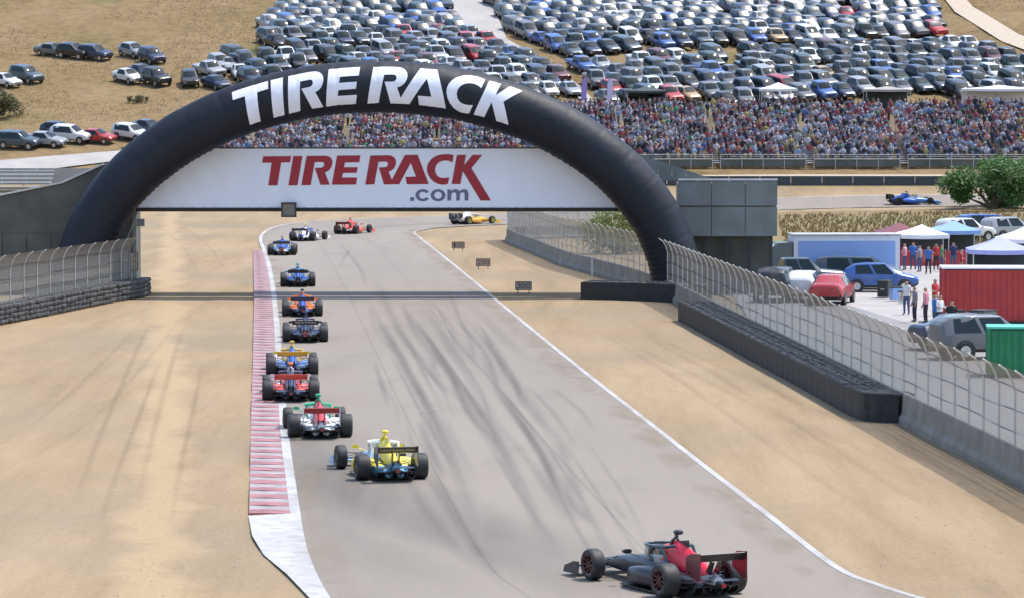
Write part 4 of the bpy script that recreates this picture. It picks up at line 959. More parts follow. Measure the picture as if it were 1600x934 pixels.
race_car(500, 683, -6.5, 'white and red racing car with bright green cockpit hoop', RED, W, W, (0.6, 0.62, 0.66), (0.3, 0.03, 0.03), GRN, GRN, RED, GRN, nose=W, nose2=(0.03, 0.1, 0.25), end=W, short='white and red racing car with green hoop', helm=GRN)
race_car(454.5, 626, -4, 'red and dark blue racing car riding the kerb, right behind another', NAVY, NAVY, CORAL, NAVY, (0.55, 0.05, 0.03), NAVY, W, NAVY, ORG, nose=RED, nose2=NAVY, end=(0.4, 0.03, 0.03), short='red and dark blue racing car on the kerb', helm=RED)
race_car(456.5, 587, -4, 'yellow-gold and blue racing car just ahead of the red and dark blue one', BLUE, NAVY, (0.1, 0.2, 0.5), NAVY, (0.62, 0.34, 0.03), GOLD, YEL, BLUE, GOLD, nose=GOLD, nose2=NAVY, end=(0.45, 0.28, 0.03), short='gold and blue racing car', helm=YEL)
race_car(477, 534, -3.4, 'dark navy racing car with SEXTON on its rear wing', NAVY, (0.5, 0.1, 0.1), (0.03, 0.04, 0.12), BLK, BLK, NAVY, NAVY, BLK, NAVY, nose=NAVY, nose2=BLK, text='SEXTON', tcol=(0.65, 0.65, 0.65), short='navy racing car marked SEXTON')
race_car(472.5, 494, -3.6, 'orange and blue racing car at the near edge of the bridge shadow', BLUE, NAVY, ORG, (0.1, 0.12, 0.3), (0.03, 0.035, 0.08), ORG, ORG, ORG, NAVY, nose=ORG, nose2=BLUE, short='orange and blue racing car', helm=ORG)
race_car(465.5, 448, -3.8, 'blue racing car with teal cockpit hoop just beyond the bridge shadow', BLUE, NAVY, BLUE, NAVY, BLK, (0.0, 0.3, 0.3), (0.0, 0.35, 0.33), BLUE, (0.0, 0.4, 0.36), nose=BLUE, nose2=NAVY, short='blue racing car with teal hoop', helm=(0, 0.4, 0.35))
race_car(440.5, 399, -2.0, 'blue and white racing car with orange tail at the end of the kerb', BLUE, (0.7, 0.16, 0.02), (0.1, 0.3, 0.62), W, (0.05, 0.04, 0.04), BLUE, BLUE, BLUE, (0.55, 0.2, 0.06), nose=BLUE, nose2=W, short='blue and white racing car with orange tail')
race_car(473, 377, 13, 'white and blue racing car turning right with yellow camera pod', W, BLUE, W, W, (0.04, 0.04, 0.05), BLUE, BLUE, BLUE, YEL, nose=W, nose2=W, rim=(0.1, 0.03, 0.03), short='white racing car with yellow camera pod', helm=BLUE)
race_car(541.5, 366, 17, 'orange-red racing car halfway round the corner', CORAL, BLK, CORAL, (0.3, 0.3, 0.32), (0.14, 0.02, 0.02), CORAL, CORAL, CORAL, (0.3, 0.04, 0.03), nose=CORAL, nose2=W, rim=(0.06, 0.06, 0.06), short='orange-red racing car', helm=CORAL)
race_car(721, 351, 40, 'white and orange racing car leaving the corner beside the far fence', W, (0.2, 0.2, 0.22), (0.72, 0.3, 0.03), (0.1, 0.08, 0.08), (0.3, 0.3, 0.34), W, W, W, BLK, nose=(0.7, 0.4, 0.03), nose2=(0.3, 0.2, 0.04), rim=(0.4, 0.35, 0.05), short='white and orange racing car', helm=W)
race_car(1402, 320, 82, 'small blue racing car on the far straight below the grandstand', BLUE, NAVY, BLUE, NAVY, NAVY, NAVY, BLUE, BLUE, BLK, nose=(0.1, 0.25, 0.6), nose2=BLUE, short='blue racing car on the far straight', helm=W)

# ================================================================== PARKED CARS
PC = {}
def car_meshes(kind):
    # stations: y, half width at sill/belt/roof, z sill, z belt, z roof ; front at +Y
    if kind == 'sedan':   St = [(-2.35, .78, .76, .62, .45, .72, .92), (-2.25, .86, .84, .68, .3, .78, 1.02), (-1.55, .9, .88, .62, .24, .9, 1.08), (-0.95, .9, .88, .58, .24, .92, 1.42), (0.25, .9, .88, .58, .24, .92, 1.46), (1.1, .9, .88, .66, .24, .9, 1.02), (2.0, .88, .85, .66, .26, .74, .86), (2.3, .8, .76, .6, .4, .62, .7)]; ws, rs, gl = 4, 2, (3, 5)
    elif kind == 'SUV':   St = [(-2.3, .84, .82, .62, .5, .95, 1.35), (-2.2, .92, .9, .66, .38, 1.0, 1.5), (-1.9, .94, .92, .68, .34, 1.04, 1.68), (-1.3, .95, .92, .7, .32, 1.05, 1.74), (0.2, .95, .92, .7, .32, 1.05, 1.72), (0.95, .95, .92, .74, .32, 1.03, 1.16), (1.95, .93, .9, .72, .34, .94, 1.04), (2.25, .85, .82, .66, .48, .8, .9)]; ws, rs, gl = 4, 0, (2, 5)
    elif kind == 'hatchback': St = [(-1.95, .78, .76, .58, .45, .85, 1.1), (-1.85, .84, .82, .6, .32, .9, 1.22), (-1.4, .87, .85, .6, .25, .95, 1.46), (-0.8, .88, .86, .6, .24, .95, 1.53), (0.25, .88, .86, .6, .24, .94, 1.52), (1.1, .88, .85, .66, .24, .92, 1.04), (1.8, .86, .82, .64, .28, .78, .88), (2.05, .78, .74, .58, .42, .66, .74)]; ws, rs, gl = 4, 1, (2, 5)
    elif kind == 'minivan': St = [(-2.45, .86, .84, .68, .45, .95, 1.5), (-2.38, .92, .9, .72, .3, 1.0, 1.66), (-2.0, .95, .92, .74, .26, 1.02, 1.76), (-1.2, .96, .93, .75, .25, 1.02, 1.79), (0.55, .96, .93, .74, .25, 1.0, 1.74), (1.55, .95, .92, .74, .25, .96, 1.12), (2.2, .92, .88, .7, .28, .84, .95), (2.5, .82, .78, .62, .42, .7, .78)]; ws, rs, gl = 4, 0, (2, 5)
    else:                 St = [(-2.85, .88, .86, .84, .55, .98, 1.02), (-2.75, .95, .93, .9, .45, 1.05, 1.08), (-0.95, .97, .94, .9, .4, 1.08, 1.1), (-0.7, .97, .94, .72, .4, 1.1, 1.8), (0.6, .97, .94, .72, .38, 1.1, 1.82), (1.25, .97, .94, .78, .38, 1.08, 1.22), (2.4, .95, .92, .78, .42, 1.02, 1.12), (2.7, .9, .86, .74, .5, .9, .98)]; ws, rs, gl = 4, 2, (3, 5)
    def ring(s):
        y, w0, w1, w2, z0, z1, z2 = s; zl = z0 + 0.14
        h = [(w0 * 0.9, z0), (w0, zl), (w1 + 0.01, (zl + z1) / 2 + 0.06), (w1, z1), (w2, z2), (w2 * 0.6, z2 + 0.03)]
        return [Vector((x, y, z)) for x, z in h] + [Vector((-x, y, z)) for x, z in reversed(h)]
    rings = [ring(s) for s in St]; n = 12
    mb = MB(); mb.loft(rings)
    for i, f in enumerate(mb.f):
        if len(f) == 4 and (i % n) in (0, 10, 11): mb.m[i] = 1
    # dark grille and bumper opening, number plate recess
    y = St[-1][0]; z0, z1 = St[-1][4], St[-1][5]
    mb.box((0, y + 0.005, (z0 + z1) / 2 + 0.02), (St[-1][1] * 1.05, 0.03, (z1 - z0) * 0.62), 1)
    for s in (-1, 1): mb.box((s * (St[4][2] + 0.09), 0.85, St[5][5] + 0.06), (0.16, 0.1, 0.12), 0)
    ax_ = {'sedan': (-1.4, 1.4), 'SUV': (-1.38, 1.42), 'hatchback': (-1.25, 1.3), 'minivan': (-1.5, 1.55), 'pickup': (-1.75, 1.85)}[kind]; r_ = 0.37 if kind in ('SUV', 'pickup') else 0.32
    me = mb.mesh('body', [MATS['car_paint'], MATS['dark_plastic']])
    bm = bmesh.new(); bm.from_mesh(me); bmesh.ops.bevel(bm, geom=bm.edges[:], offset=0.03, segments=2, affect='EDGES', clamp_overlap=True, profile=0.5)
    m3 = MB()
    for s in (-1, 1):
        for y_ in ax_: m3.lathe([(s * (St[4][1] - 0.03), 0.02), (s * (St[4][1] - 0.03), r_ + 0.07), (s * (St[4][1] + 0.012), r_ + 0.06), (s * (St[4][1] + 0.012), 0.02)], (0, y_, r_ + 0.01), 'X', 16)
    vv = [bm.verts.new(v) for v in m3.v]
    for f in m3.f: bm.faces.new([vv[i] for i in f]).material_index = 1
    bm.to_mesh(me); bm.free(); me.polygons.foreach_set('use_smooth', [True] * len(me.polygons)); me.set_sharp_from_angle(angle=R(32)); PC[kind, 'body'] = me
    def pane(nm, q, k=0.93, off=0.012):
        c = sum(q, Vector()) / 4; nrm = (q[1] - q[0]).cross(q[2] - q[0]).normalized()
        if nrm.dot(c - Vector((0, c.y if abs(c.x) > 0.3 else 0, 0.9))) < 0: nrm = -nrm
        P = [c + (p - c) * k + nrm * off for p in q]; m2 = MB(); m2.add(P, [(0, 1, 2, 3)]); PC[kind, nm] = m2.mesh(nm, MATS['car_glass'])
    a, b = rings[ws], rings[ws + 1]
    q = [a[4], b[4], b[7], a[7]]; c = sum(q, Vector()) / 4; nr = (q[1] - q[0]).cross(q[2] - q[0]).normalized(); nr = -nr if nr.z < 0 else nr; m2 = MB(); g = []
    for iu in range(9):
        u = iu / 8
        for iv in range(4):
            v = iv / 3; P_ = q[0].lerp(q[3], u).lerp(q[1].lerp(q[2], u), v); g.append(c + (P_ - c) * 0.93 + nr * (0.012 + 0.055 * (1 - (2 * u - 1) ** 2) + 0.02 * (1 - (2 * v - 1) ** 2)))
    m2.add(g, [(i_ * 4 + k_, i_ * 4 + k_ + 1, (i_ + 1) * 4 + k_ + 1, (i_ + 1) * 4 + k_) for i_ in range(8) for k_ in range(3)]); PC[kind, 'windscreen'] = m2.mesh('windscreen', MATS['car_glass'], 60)
    if kind in ('SUV', 'hatchback', 'minivan'): a, b = rings[rs], rings[rs + 2]
    else: a, b = rings[rs], rings[rs + 1]
    pane('rear_window', [a[4], b[4], b[7], a[7]], 0.85)
    for s, nm in ((0, 'side_window_r'), (1, 'side_window_l')):
        i3, i4 = (3, 4) if s == 0 else (8, 7)
        f0, f1 = gl; lo0, lo1 = rings[f0][i3], rings[f1][i3]; hi0, hi1 = rings[f0 if kind != 'sedan' else f0][i4], rings[f1 - 1][i4]
        back = rings[f0 - 1][i3].lerp(rings[f0][i3], 0.6) if kind == 'sedan' else lo0
        q = [back, lo1.lerp(rings[f1 - 1][i3], 0.25), hi1, hi0]; pane(nm, q, 0.88, 0.02)
        m0, m1 = q[0].lerp(q[1], 0.5), q[3].lerp(q[2], 0.5); pane(nm + '_rear', [q[0], m0, m1, q[3]], 0.86, 0.02); pane(nm + '_front', [m0, q[1], q[2], m1], 0.86, 0.02)
    mb = MB(); r = 0.37 if kind in ('SUV', 'pickup') else 0.32
    mb.lathe([(-0.11, r * 0.62), (-0.11, r * 0.95), (-0.07, r), (0.07, r), (0.11, r * 0.95), (0.11, r * 0.62)], n=14); mb.lathe([(-0.09, 0.02), (-0.1, r * 0.62), (0.1, r * 0.62), (0.09, 0.02)], n=10, m=1)
    PC[kind, 'wheel'] = mb.mesh('wheel', [MATS['tyre_rubber'], MATS['steel']], 40)
    mb = MB(); mb.box((0, 0, 0), (0.3, 0.06, 0.13)); PC[kind, 'headlight'] = mb.mesh('headlight', MATS['lamp_glass'])
    ax = {'sedan': (-1.4, 1.4), 'SUV': (-1.38, 1.42), 'hatchback': (-1.25, 1.3), 'minivan': (-1.5, 1.55), 'pickup': (-1.75, 1.85)}[kind]
    PC[kind, 'info'] = dict(r=r, ax=ax, w=St[4][1] - 0.07, hl=(St[-1][1] - 0.17, St[-1][0] - 0.03, St[-1][5] - 0.05), St=St, rings=rings, ws=ws)
for kd in ('sedan', 'SUV', 'hatchback', 'pickup', 'minivan'): car_meshes(kd)
def slope_rot(x, y, head):                       # car sits on the slope
    e = 1.2; gx = (hill(x + e, y) - hill(x - e, y)) / (2 * e); gy = (hill(x, y + e) - hill(x, y - e)) / (2 * e); nz = Vector((-gx, -gy, 1)).normalized()
    f = Vector((math.sin(R(head)), math.cos(R(head)), 0)); f = (f - nz * f.dot(nz)).normalized(); r_ = f.cross(nz)
    return Matrix((r_, f, nz)).transposed()
def parked_car(pos, head, kind, col, label, group, detail=False):
    root = empty('parked_car', pos); M = slope_rot(pos.x, pos.y, head); root.rotation_euler = M.to_euler(); tag(root, label, 'car', group)
    if not detail: root.scale = (cr.uniform(0.96, 1.04), cr.uniform(0.93, 1.05), cr.uniform(0.93, 1.09))
    I = PC[kind, 'info']; link(PC[kind, 'body'], 'body', root, color=col); link(PC[kind, 'windscreen'], 'windscreen', root); link(PC[kind, 'rear_window'], 'rear_window', root)
    for s in 'lr':
        for e in (('_front', '_rear') if detail else ('',)): link(PC[kind, 'side_window_' + s + e], 'side_window', root)
    for s in (-1, 1):
        for y in I['ax']: link(PC[kind, 'wheel'], 'wheel', root, (s * I['w'], y, I['r']))
        link(PC[kind, 'headlight'], 'headlight', root, (s * I['hl'][0], I['hl'][1], I['hl'][2]))
    return root
COLS = {'white': (0.6, 0.6, 0.59), 'silver': (0.3, 0.31, 0.33), 'black': (0.012, 0.013, 0.016), 'grey': (0.12, 0.125, 0.135), 'navy': (0.012, 0.025, 0.07), 'blue': (0.03, 0.1, 0.32), 'red': (0.38, 0.02, 0.025), 'green': (0.012, 0.05, 0.03), 'maroon': (0.1, 0.012, 0.02), 'tan': (0.4, 0.27, 0.13), 'slate': (0.05, 0.075, 0.1)}
CW = [('white', 16), ('silver', 9), ('black', 22), ('grey', 18), ('navy', 14), ('blue', 5), ('red', 3), ('green', 2), ('maroon', 2), ('tan', 1), ('slate', 14)]
KW = [('sedan', 29), ('SUV', 33), ('hatchback', 12), ('pickup', 15), ('minivan', 11)]
cr = random.Random(21)
def pick(w): return cr.choices([a for a, _ in w], [b for _, b in w])[0]
def arch_top(x): 
    t = (x - 590) / 510.0
    return 463 - 365 * math.sqrt(1 - t * t) if abs(t) < 1 else 999
lotA = [(405, 70), (425, 25), (470, -14), (690, -14), (705, 25), (735, 62), (790, 82), (855, 108), (905, 160), (905, 185), (560, 185), (395, 150), (345, 110), (352, 92), (398, 96), (452, 88), (455, 66)]
lotB = [(745, -14), (782, 22), (800, 58), (862, 90), (915, 128), (945, 160), (1000, 180), (1080, 166), (1250, 164), (1330, 158), (1480, 152), (1700, 152), (1700, 122), (1590, 104), (1500, 58), (1420, -14)]
HEAD = 160.0                                     # noses point downhill and a little to the right
fv = Vector((math.sin(R(HEAD)), math.cos(R(HEAD)), 0)); rv = Vector((math.cos(R(HEAD)), -math.sin(R(HEAD)), 0)) * -1
cars = {}
o0 = atT(600, 60)
for j in range(-18, 26):
    for i in range(-60, 75):
        for lot, P in (('A', lotA), ('B', lotB)):
            aisle = (j % 11 == 5 and lot == 'B') or (j % 6 == 3 and lot == 'A' and i < -12)
            p = o0 - rv * (2.42 * i) * -1 + fv * (5.0 * j + (0.8 if lot == 'B' else 0))
            p = Vector((p.x + cr.uniform(-0.2, 0.2), p.y + cr.uniform(-0.6, 0.6), 0))
            if p.y < (397 if lot == 'A' else 394) or p.y > 480: continue
            p.z = hill(p.x, p.y); x, y = px_of(p)
            if not inpoly(x, y, P) or aisle or cr.random() < 0.07: continue
            if y - 22 > arch_top(x) + 4 and x < 1000: continue
            cars[i, j] = dict(p=p, px=x, py=y, lot=lot, head=HEAD + cr.gauss(0, 4.5), kind=pick(KW), col=pick(CW))
loose = [(297, 133, 172, 'SUV', 'black'), (328, 118, 150, 'pickup', 'silver'), (344, 108, 158, 'SUV', 'silver'), (338, 137, 148, 'sedan', 'navy'), (116, 90, 120, 'SUV', 'black'), (150, 92, 125, 'SUV', 'navy'), (82, 86, 118, 'sedan', 'grey'), (208, 88, 140, 'hatchback', 'silver'), (238, 97, 150, 'SUV', 'navy'), (200, 128, 140, 'sedan', 'white'), (222, 120, 142, 'sedan', 'slate'), (245, 132, 146, 'SUV', 'black'), (42, 128, 135, 'SUV', 'slate'), (8, 134, 130, 'sedan', 'white'), (30, 231, 105, 'SUV', 'slate'), (70, 228, 108, 'sedan', 'silver'), (112, 222, 110, 'SUV', 'white'), (92, 214, 112, 'hatchback', 'navy'), (150, 222, 108, 'sedan', 'red'), (206, 218, 125, 'SUV', 'white'), (232, 210, 130, 'sedan', 'slate'), (378, 108, 150, 'SUV', 'black'), (422, 68, 150, 'SUV', 'grey'), (432, 74, 152, 'sedan', 'black'), (462, 40, 150, 'sedan', 'maroon'), (525, 22, 150, 'sedan', 'red')]
ART = {'SUV': 'SUV'}
grid = sorted(cars.items(), key=lambda kv: kv[1]['p'].y)
NIND = 300 - len(loose) - 8
ind = grid[:NIND]; mass = grid[NIND:]
used = set()
def nb(i, j):
    c = cars.get((i, j)); return (('an ' if c['kind'] == 'SUV' and False else 'a ') + c['col'] + ' ' + c['kind']) if c else None
def car_label(i, j):
    c = cars[i, j]; l, r_, d = nb(i - 1, j), nb(i + 1, j), nb(i, j + 1); s = f"{c['col']} {c['kind']} parked "
    if l and r_: s += f'between {l} and {r_}'
    elif l or r_: s += f'at a row end beside {l or r_}'
    else: s += 'alone in its row on the hill'
    if d and (l or r_): s += f', behind {d}'
    elif (l or r_): s += ', open ground in front'
    return s
for (i, j), c in ind:
    for _ in range(40):
        lb = car_label(i, j)
        if lb not in used: break
        c['col'] = pick(CW); c['kind'] = pick(KW)
for (i, j), c in ind:
    lb = car_label(i, j); k = 0
    if lb in used: lb = lb.replace('parked', 'standing', 1)
    if lb in used: continue
    used.add(lb)
    parked_car(c['p'], c['head'], c['kind'], COLS[c['col']], lb, 'cars parked in rows on the hillside')
lt = ['standing alone on the slope left of the arch top', 'uphill of the navy sedan near the arch shoulder', 'at the back of the small group left of the arch', 'lowest of the small group left of the arch top', 'in the middle of three cars high on the bare slope', 'last of three cars high on the bare slope', 'first of three cars high on the bare slope', 'at the upper edge of the cluster on the slope', 'upper car of the cluster, set apart on its right', 'front car of the cluster on the slope', 'in the middle of the cluster on the slope', 'lowest car of the cluster on the slope', 'alone at the far left of the slope', 'cut by the left edge on the slope', 'first in the line along the access road', 'second in the line along the access road', 'third in the line along the access road', 'standing behind the line along the access road', 'in the line along the access road', 'beside the arch shoulder on the access road', 'half hidden by the arch shoulder', 'before the scrub above the first letter T', 'at the left corner of the packed lot', 'at the left corner of the packed lot, in front', 'at the upper left corner of the packed lot', 'near the top of the packed lot']
for (x, y, h, kd, cl), t in zip(loose, lt): parked_car(atT(x, y), h, kd, COLS[cl], f'{cl} {kd} {t}', 'cars scattered on the bare slope')
# the rest of the lot, farther up the hill: one mass
mb = MB(); mb.col = (1, 1, 1)
for (i, j), c in mass:
    I = PC[c['kind'], 'info']; M = slope_rot(c['p'].x, c['p'].y, c['head']); P = lambda v: M @ Vector(v) + c['p']
    mb.col = COLS[c['col']]; mb.loft([[P(v) for v in r_] for r_ in I['rings']])
    mb.col = (0.02, 0.03, 0.035)
    for nm in ('windscreen', 'rear_window', 'side_window_l', 'side_window_r'):
        me = PC[c['kind'], nm]; mb.add([P(v.co) for v in me.vertices], [tuple(p.vertices) for p in me.polygons])
    for s in (-1, 1):
        for y in I['ax']:
            mb.col = (0.02, 0.02, 0.02); mb.lathe([(-0.1, 0.05), (-0.1, I['r']), (0.1, I['r']), (0.1, 0.05)], n=8); k = 32
            for q in range(len(mb.v) - k, len(mb.v)): mb.v[q] = tuple(P(Vector(mb.v[q]) + Vector((s * I['w'], y, I['r']))))
        mb.col = (0.7, 0.72, 0.75); mb.box((0, 0, 0), (0.3, 0.06, 0.13))
        for q in range(len(mb.v) - 8, len(mb.v)): mb.v[q] = tuple(P(Vector(mb.v[q]) + Vector((s * I['hl'][0], I['hl'][1], I['hl'][2]))))
o = mb.build('distant_parked_cars', MATS['paint_mix'], smooth=38); tag(o, 'mass of parked cars filling the upper hillside lot', 'cars', kind='stuff')
print('CARS', len(cars), len(ind), len(mass))
# ================================================================== GRANDSTANDS AND CROWD
gr = random.Random(77)
edges = [345, 397, 541, 683, 826, 968, 1111, 1253, 1396, 1541, 1690]
ordn = ['at the left end behind the arch', 'above the first letters TI of the banner', 'above the letters RE of the banner', 'above the letters AC of the banner', 'behind the right shoulder of the arch', 'first to the right of the arch', 'second to the right of the arch', 'third to the right of the arch', 'fourth to the right of the arch', 'cut by the right edge']
SY0 = 361.0; SZ0 = hill(0, SY0) + 0.45; TR, RI = 0.8, 0.205
seats = []
def quad_bench(w, d, t, nm, mat):
    mb = MB(); mb.box((0, 0, 0), (w, d, t)); return mb.mesh(nm, mat)
for si, (a, b) in enumerate(zip(edges[:-1], edges[1:])):
    xa, xb = (a - 800) * 370 / FPX + 0.42, (b - 800) * 370 / FPX - 0.42; w = xb - xa; xc = (xa + xb) / 2; rows = 19 if b < 900 else 25
    st = empty('grandstand', (xc, SY0, SZ0 - 0.45)); tag(st, 'bleacher section ' + ordn[si] + ', packed with spectators', 'grandstand', 'bleacher sections on the hillside')
    bm_, fm, sm = quad_bench(w, 0.3, 0.05, 'bench', MATS['aluminium']), quad_bench(w, 0.38, 0.04, 'foot_board', MATS['aluminium']), quad_bench(0.74, 0.42, 0.09, 'step', MATS['aluminium'])
    for k in range(rows):
        z = 0.45 + RI * k
        link(bm_, 'bench', st, (0, TR * k, z + 0.42)); link(fm, 'foot_board', st, (0, TR * k - 0.36, z))
        link(sm, 'step', st, (w / 2 + 0.42, TR * k - 0.3, z + 0.02))
        n = int(w / 0.52)
        if gr.random() < 0.22: seats.append((xb + 0.42, SY0 + TR * k - 0.2, SZ0 + z, True))
        for q in range(n):
            occ = 0.86 + 0.5 * mnoise.noise((q * 0.23 + si * 7, k * 0.28, 1.5))
            if gr.random() < occ - (0.25 if k < 2 else 0): seats.append((xa + 0.3 + q * (w - 0.5) / max(1, n - 1) + gr.uniform(-0.06, 0.06), SY0 + TR * k, SZ0 + z, gr.random() < 0.07))
    for s in (-1, 0, 1):
        mb = MB(); L = TR * (rows - 1); mb.bar((s * w * 0.42, -0.3, 0.38), (s * w * 0.42, L, 0.38 + RI * (rows - 1)), 0.1, 0.14); mb.build('stringer', MATS['galv'], st)
        for k in range(2, rows, 5):
            mb = MB(); mb.bar((s * w * 0.42, TR * k, -0.2 + hill(xc, SY0 + TR * k) - hill(xc, SY0)), (s * w * 0.42, TR * k, 0.3 + RI * k), 0.08, 0.08); mb.build('leg', MATS['galv'], st)
    for h in (0.85, 1.3):
        mb = MB(); mb.bar((-w / 2, -0.62, h), (w / 2, -0.62, h), 0.05, 0.06); mb.build('rail', MATS['white_post'], st)
    for q in range(5):
        mb = MB(); mb.bar((-w / 2 + w * q / 4, -0.62, -0.2), (-w / 2 + w * q / 4, -0.62, 1.33), 0.05, 0.05); mb.build('rail_post', MATS['galv'], st)
    mb = MB(); mb.box((0, -0.56, 0.42), (w, 0.03, 0.75)); mb.build('front_panel', MATS['screen_olive'], st)
SH = [(0.42, 0.4, 0.44)] * 7 + [(0.2, 0.19, 0.22)] * 6 + [(0.03, 0.035, 0.06)] * 6 + [(0.02, 0.02, 0.022)] * 5 + [(0.24, 0.05, 0.06)] * 3 + [(0.2, 0.03, 0.05)] * 2 + [(0.4, 0.16, 0.07)] + [(0.36, 0.29, 0.1)] + [(0.07, 0.12, 0.26)] * 2 + [(0.22, 0.3, 0.42)] * 2 + [(0.06, 0.2, 0.12)] + [(0.45, 0.25, 0.22)]
SK = [(0.45, 0.27, 0.19), (0.38, 0.22, 0.15), (0.2, 0.11, 0.07)]; HR = [(0.03, 0.02, 0.015), (0.1, 0.06, 0.03), (0.02, 0.015, 0.012), (0.45, 0.43, 0.42), (0.03, 0.035, 0.07), (0.22, 0.05, 0.05), (0.05, 0.035, 0.025)]
def figure(mb, x, y, z, stand, r_):
    f = r_.uniform(0.92, 1.06); ang = r_.uniform(-0.5, 0.5); ca, sa = math.cos(ang), math.sin(ang); lean = r_.uniform(-0.06, 0.1)
    def ring(zc, rx, ry, dy=0.0, n=6): return [Vector((x + (rx * math.cos(t) * ca - (ry * math.sin(t) + dy) * sa), y + (rx * math.cos(t) * sa + (ry * math.sin(t) + dy) * ca), z + zc * f)) for t in [2 * math.pi * k / n for k in range(n)]]
    b0 = 0.44 if not stand else 0.86
    mb.col = r_.choice([(0.04, 0.05, 0.09), (0.03, 0.03, 0.03), (0.25, 0.2, 0.14), (0.12, 0.14, 0.2)])
    if stand: mb.loft([ring(0.0, 0.1, 0.08), ring(0.45, 0.13, 0.09), ring(0.86, 0.17, 0.12)])
    else: mb.loft([ring(0.02, 0.13, 0.08, -0.46), ring(0.4, 0.14, 0.09, -0.45), ring(0.56, 0.17, 0.1, -0.3), ring(0.54, 0.18, 0.1, -0.02)])
    mb.col = r_.choice(SH)
    mb.loft([ring(b0, 0.17, 0.12), ring(b0 + 0.3, 0.2, 0.13, -lean), ring(b0 + 0.5, 0.23, 0.11, -lean * 1.5), ring(b0 + 0.58, 0.09, 0.07, -lean * 1.6)])
    for s in (-1, 1):
        e = Vector((x + s * 0.25 * ca, y + s * 0.25 * sa, z + (b0 + 0.46) * f)); mb.bar(e, e + Vector((s * 0.03, -0.12, -0.3)), 0.09, 0.09)
    mb.col = r_.choice(SK); mb.loft([ring(b0 + 0.58, 0.05, 0.06, -lean * 1.6), ring(b0 + 0.64, 0.085, 0.1, -lean * 1.7), ring(b0 + 0.74, 0.09, 0.105, -lean * 1.7)])
    mb.col = r_.choice(HR); mb.loft([ring(b0 + 0.74, 0.095, 0.115, -lean * 1.7), ring(b0 + 0.83, 0.08, 0.1, -lean * 1.7), ring(b0 + 0.87, 0.03, 0.04, -lean * 1.7)])
mb = MB(); mb.col = (1, 1, 1)
for (x, y, z, s) in seats: figure(mb, x, y, z - 0.0 if not s else z, s, gr)
o = mb.build('crowd', MATS['cloth_mix'], smooth=50); tag(o, 'dense crowd of spectators filling the bleachers on the hillside', 'crowd', kind='stuff')

def person_mesh(variant):
    arm = {0: (1.12, 0.9, 0.02), 1: (1.13, 1.12, 0.24), 2: (1.16, 1.38, 0.2)}[variant]
    V = [(0, 0, 0.95), (0, 0, 1.15), (0, 0, 1.36), (0, 0, 1.49), (0, 0.015, 1.6), (0, 0.015, 1.69)]; E = [(0, 1), (1, 2), (2, 3), (3, 4), (4, 5)]; Rr = [(.16, .12), (.14, .11), (.17, .115), (.055, .055), (.095, .115), (.085, .1)]
    for s in (-1, 1):
        b = len(V); V += [(s * 0.1, 0, 0.86), (s * 0.12, 0.02 * (1 + variant), 0.48), (s * 0.13, -0.02, 0.09), (s * 0.15, 0.13, 0.04)]; Rr += [(.095, .1), (.065, .07), (.045, .05), (.045, .03)]; E += [(0, b), (b, b + 1), (b + 1, b + 2), (b + 2, b + 3)]
        b = len(V); up = variant and (variant == 1 or s > 0); a = arm if up else (1.12, 0.88, 0.03)
        V += [(s * 0.19, 0, 1.42), (s * 0.25, -0.02 if not up else 0.03, a[0]), (s * 0.26 if not up else s * 0.17, a[2] + 0.03, a[1]), (s * 0.265 if not up else s * 0.14, a[2] + 0.06, a[1] - (0.08 if not up else -0.05))]; Rr += [(.065, .065), (.048, .048), (.034, .034), (.04, .025)]; E += [(2, b), (b, b + 1), (b + 1, b + 2), (b + 2, b + 3)]
    me = bpy.data.meshes.new('figure'); me.from_pydata(V, E, []); o = bpy.data.objects.new('figure', me); COL.objects.link(o)
    m = o.modifiers.new('s', 'SKIN'); 
    for sv, r_ in zip(me.skin_vertices[0].data, Rr): sv.radius = r_
    me.skin_vertices[0].data[0].use_root = True
    o.modifiers.new('d', 'SUBSURF').levels = 1
    dg = bpy.context.evaluated_depsgraph_get(); dg.update(); out = bpy.data.meshes.new_from_object(o.evaluated_get(dg)); bpy.data.objects.remove(o)
    bm = bmesh.new(); bm.from_mesh(out)
    for s, b in ((-1, 10), (1, 18)):                # five fingers on each hand
        h = Vector(V[b + 3]); w = Vector(V[b + 2]); d = (h - w).normalized(); side = Vector((0, 1, 0)) if abs(d.z) > 0.7 else Vector((1, 0, 0))
        for k in range(5):
            mb = MB(); off = (k - 2) * 0.018; L = (0.05, 0.075, 0.085, 0.078, 0.06)[k]
            base = h + side * off - d * (0.02 if k else 0.05); tip = base + d * L * (1 if k else 0.7) + side * (off * 0.4 - (0.03 if k == 0 else 0)) + Vector((-s * 0.015, 0, 0))
            mb.tube([base, base.lerp(tip, 0.6), tip], [0.011, 0.01, 0.008], 5)
            vs_ = [bm.verts.new(p) for p in mb.v]
            for f in mb.f: bm.faces.new([vs_[i] for i in f])
    bm.to_mesh(out); bm.free(); out.polygons.foreach_set('use_smooth', [True] * len(out.polygons)); out.materials.clear(); out.materials.append(MATS['person_cloth']); out.name = 'person'
    return out
PM = [person_mesh(i) for i in range(3)]
def person(pos, yaw, shirt, trousers, label, group, pose=0, scale=1.0):
    o = link(PM[pose], 'person', None, pos, yaw, shirt); o['trouser_colour'] = trousers; o.scale = (scale,) * 3; return tag(o, label, 'person', group)
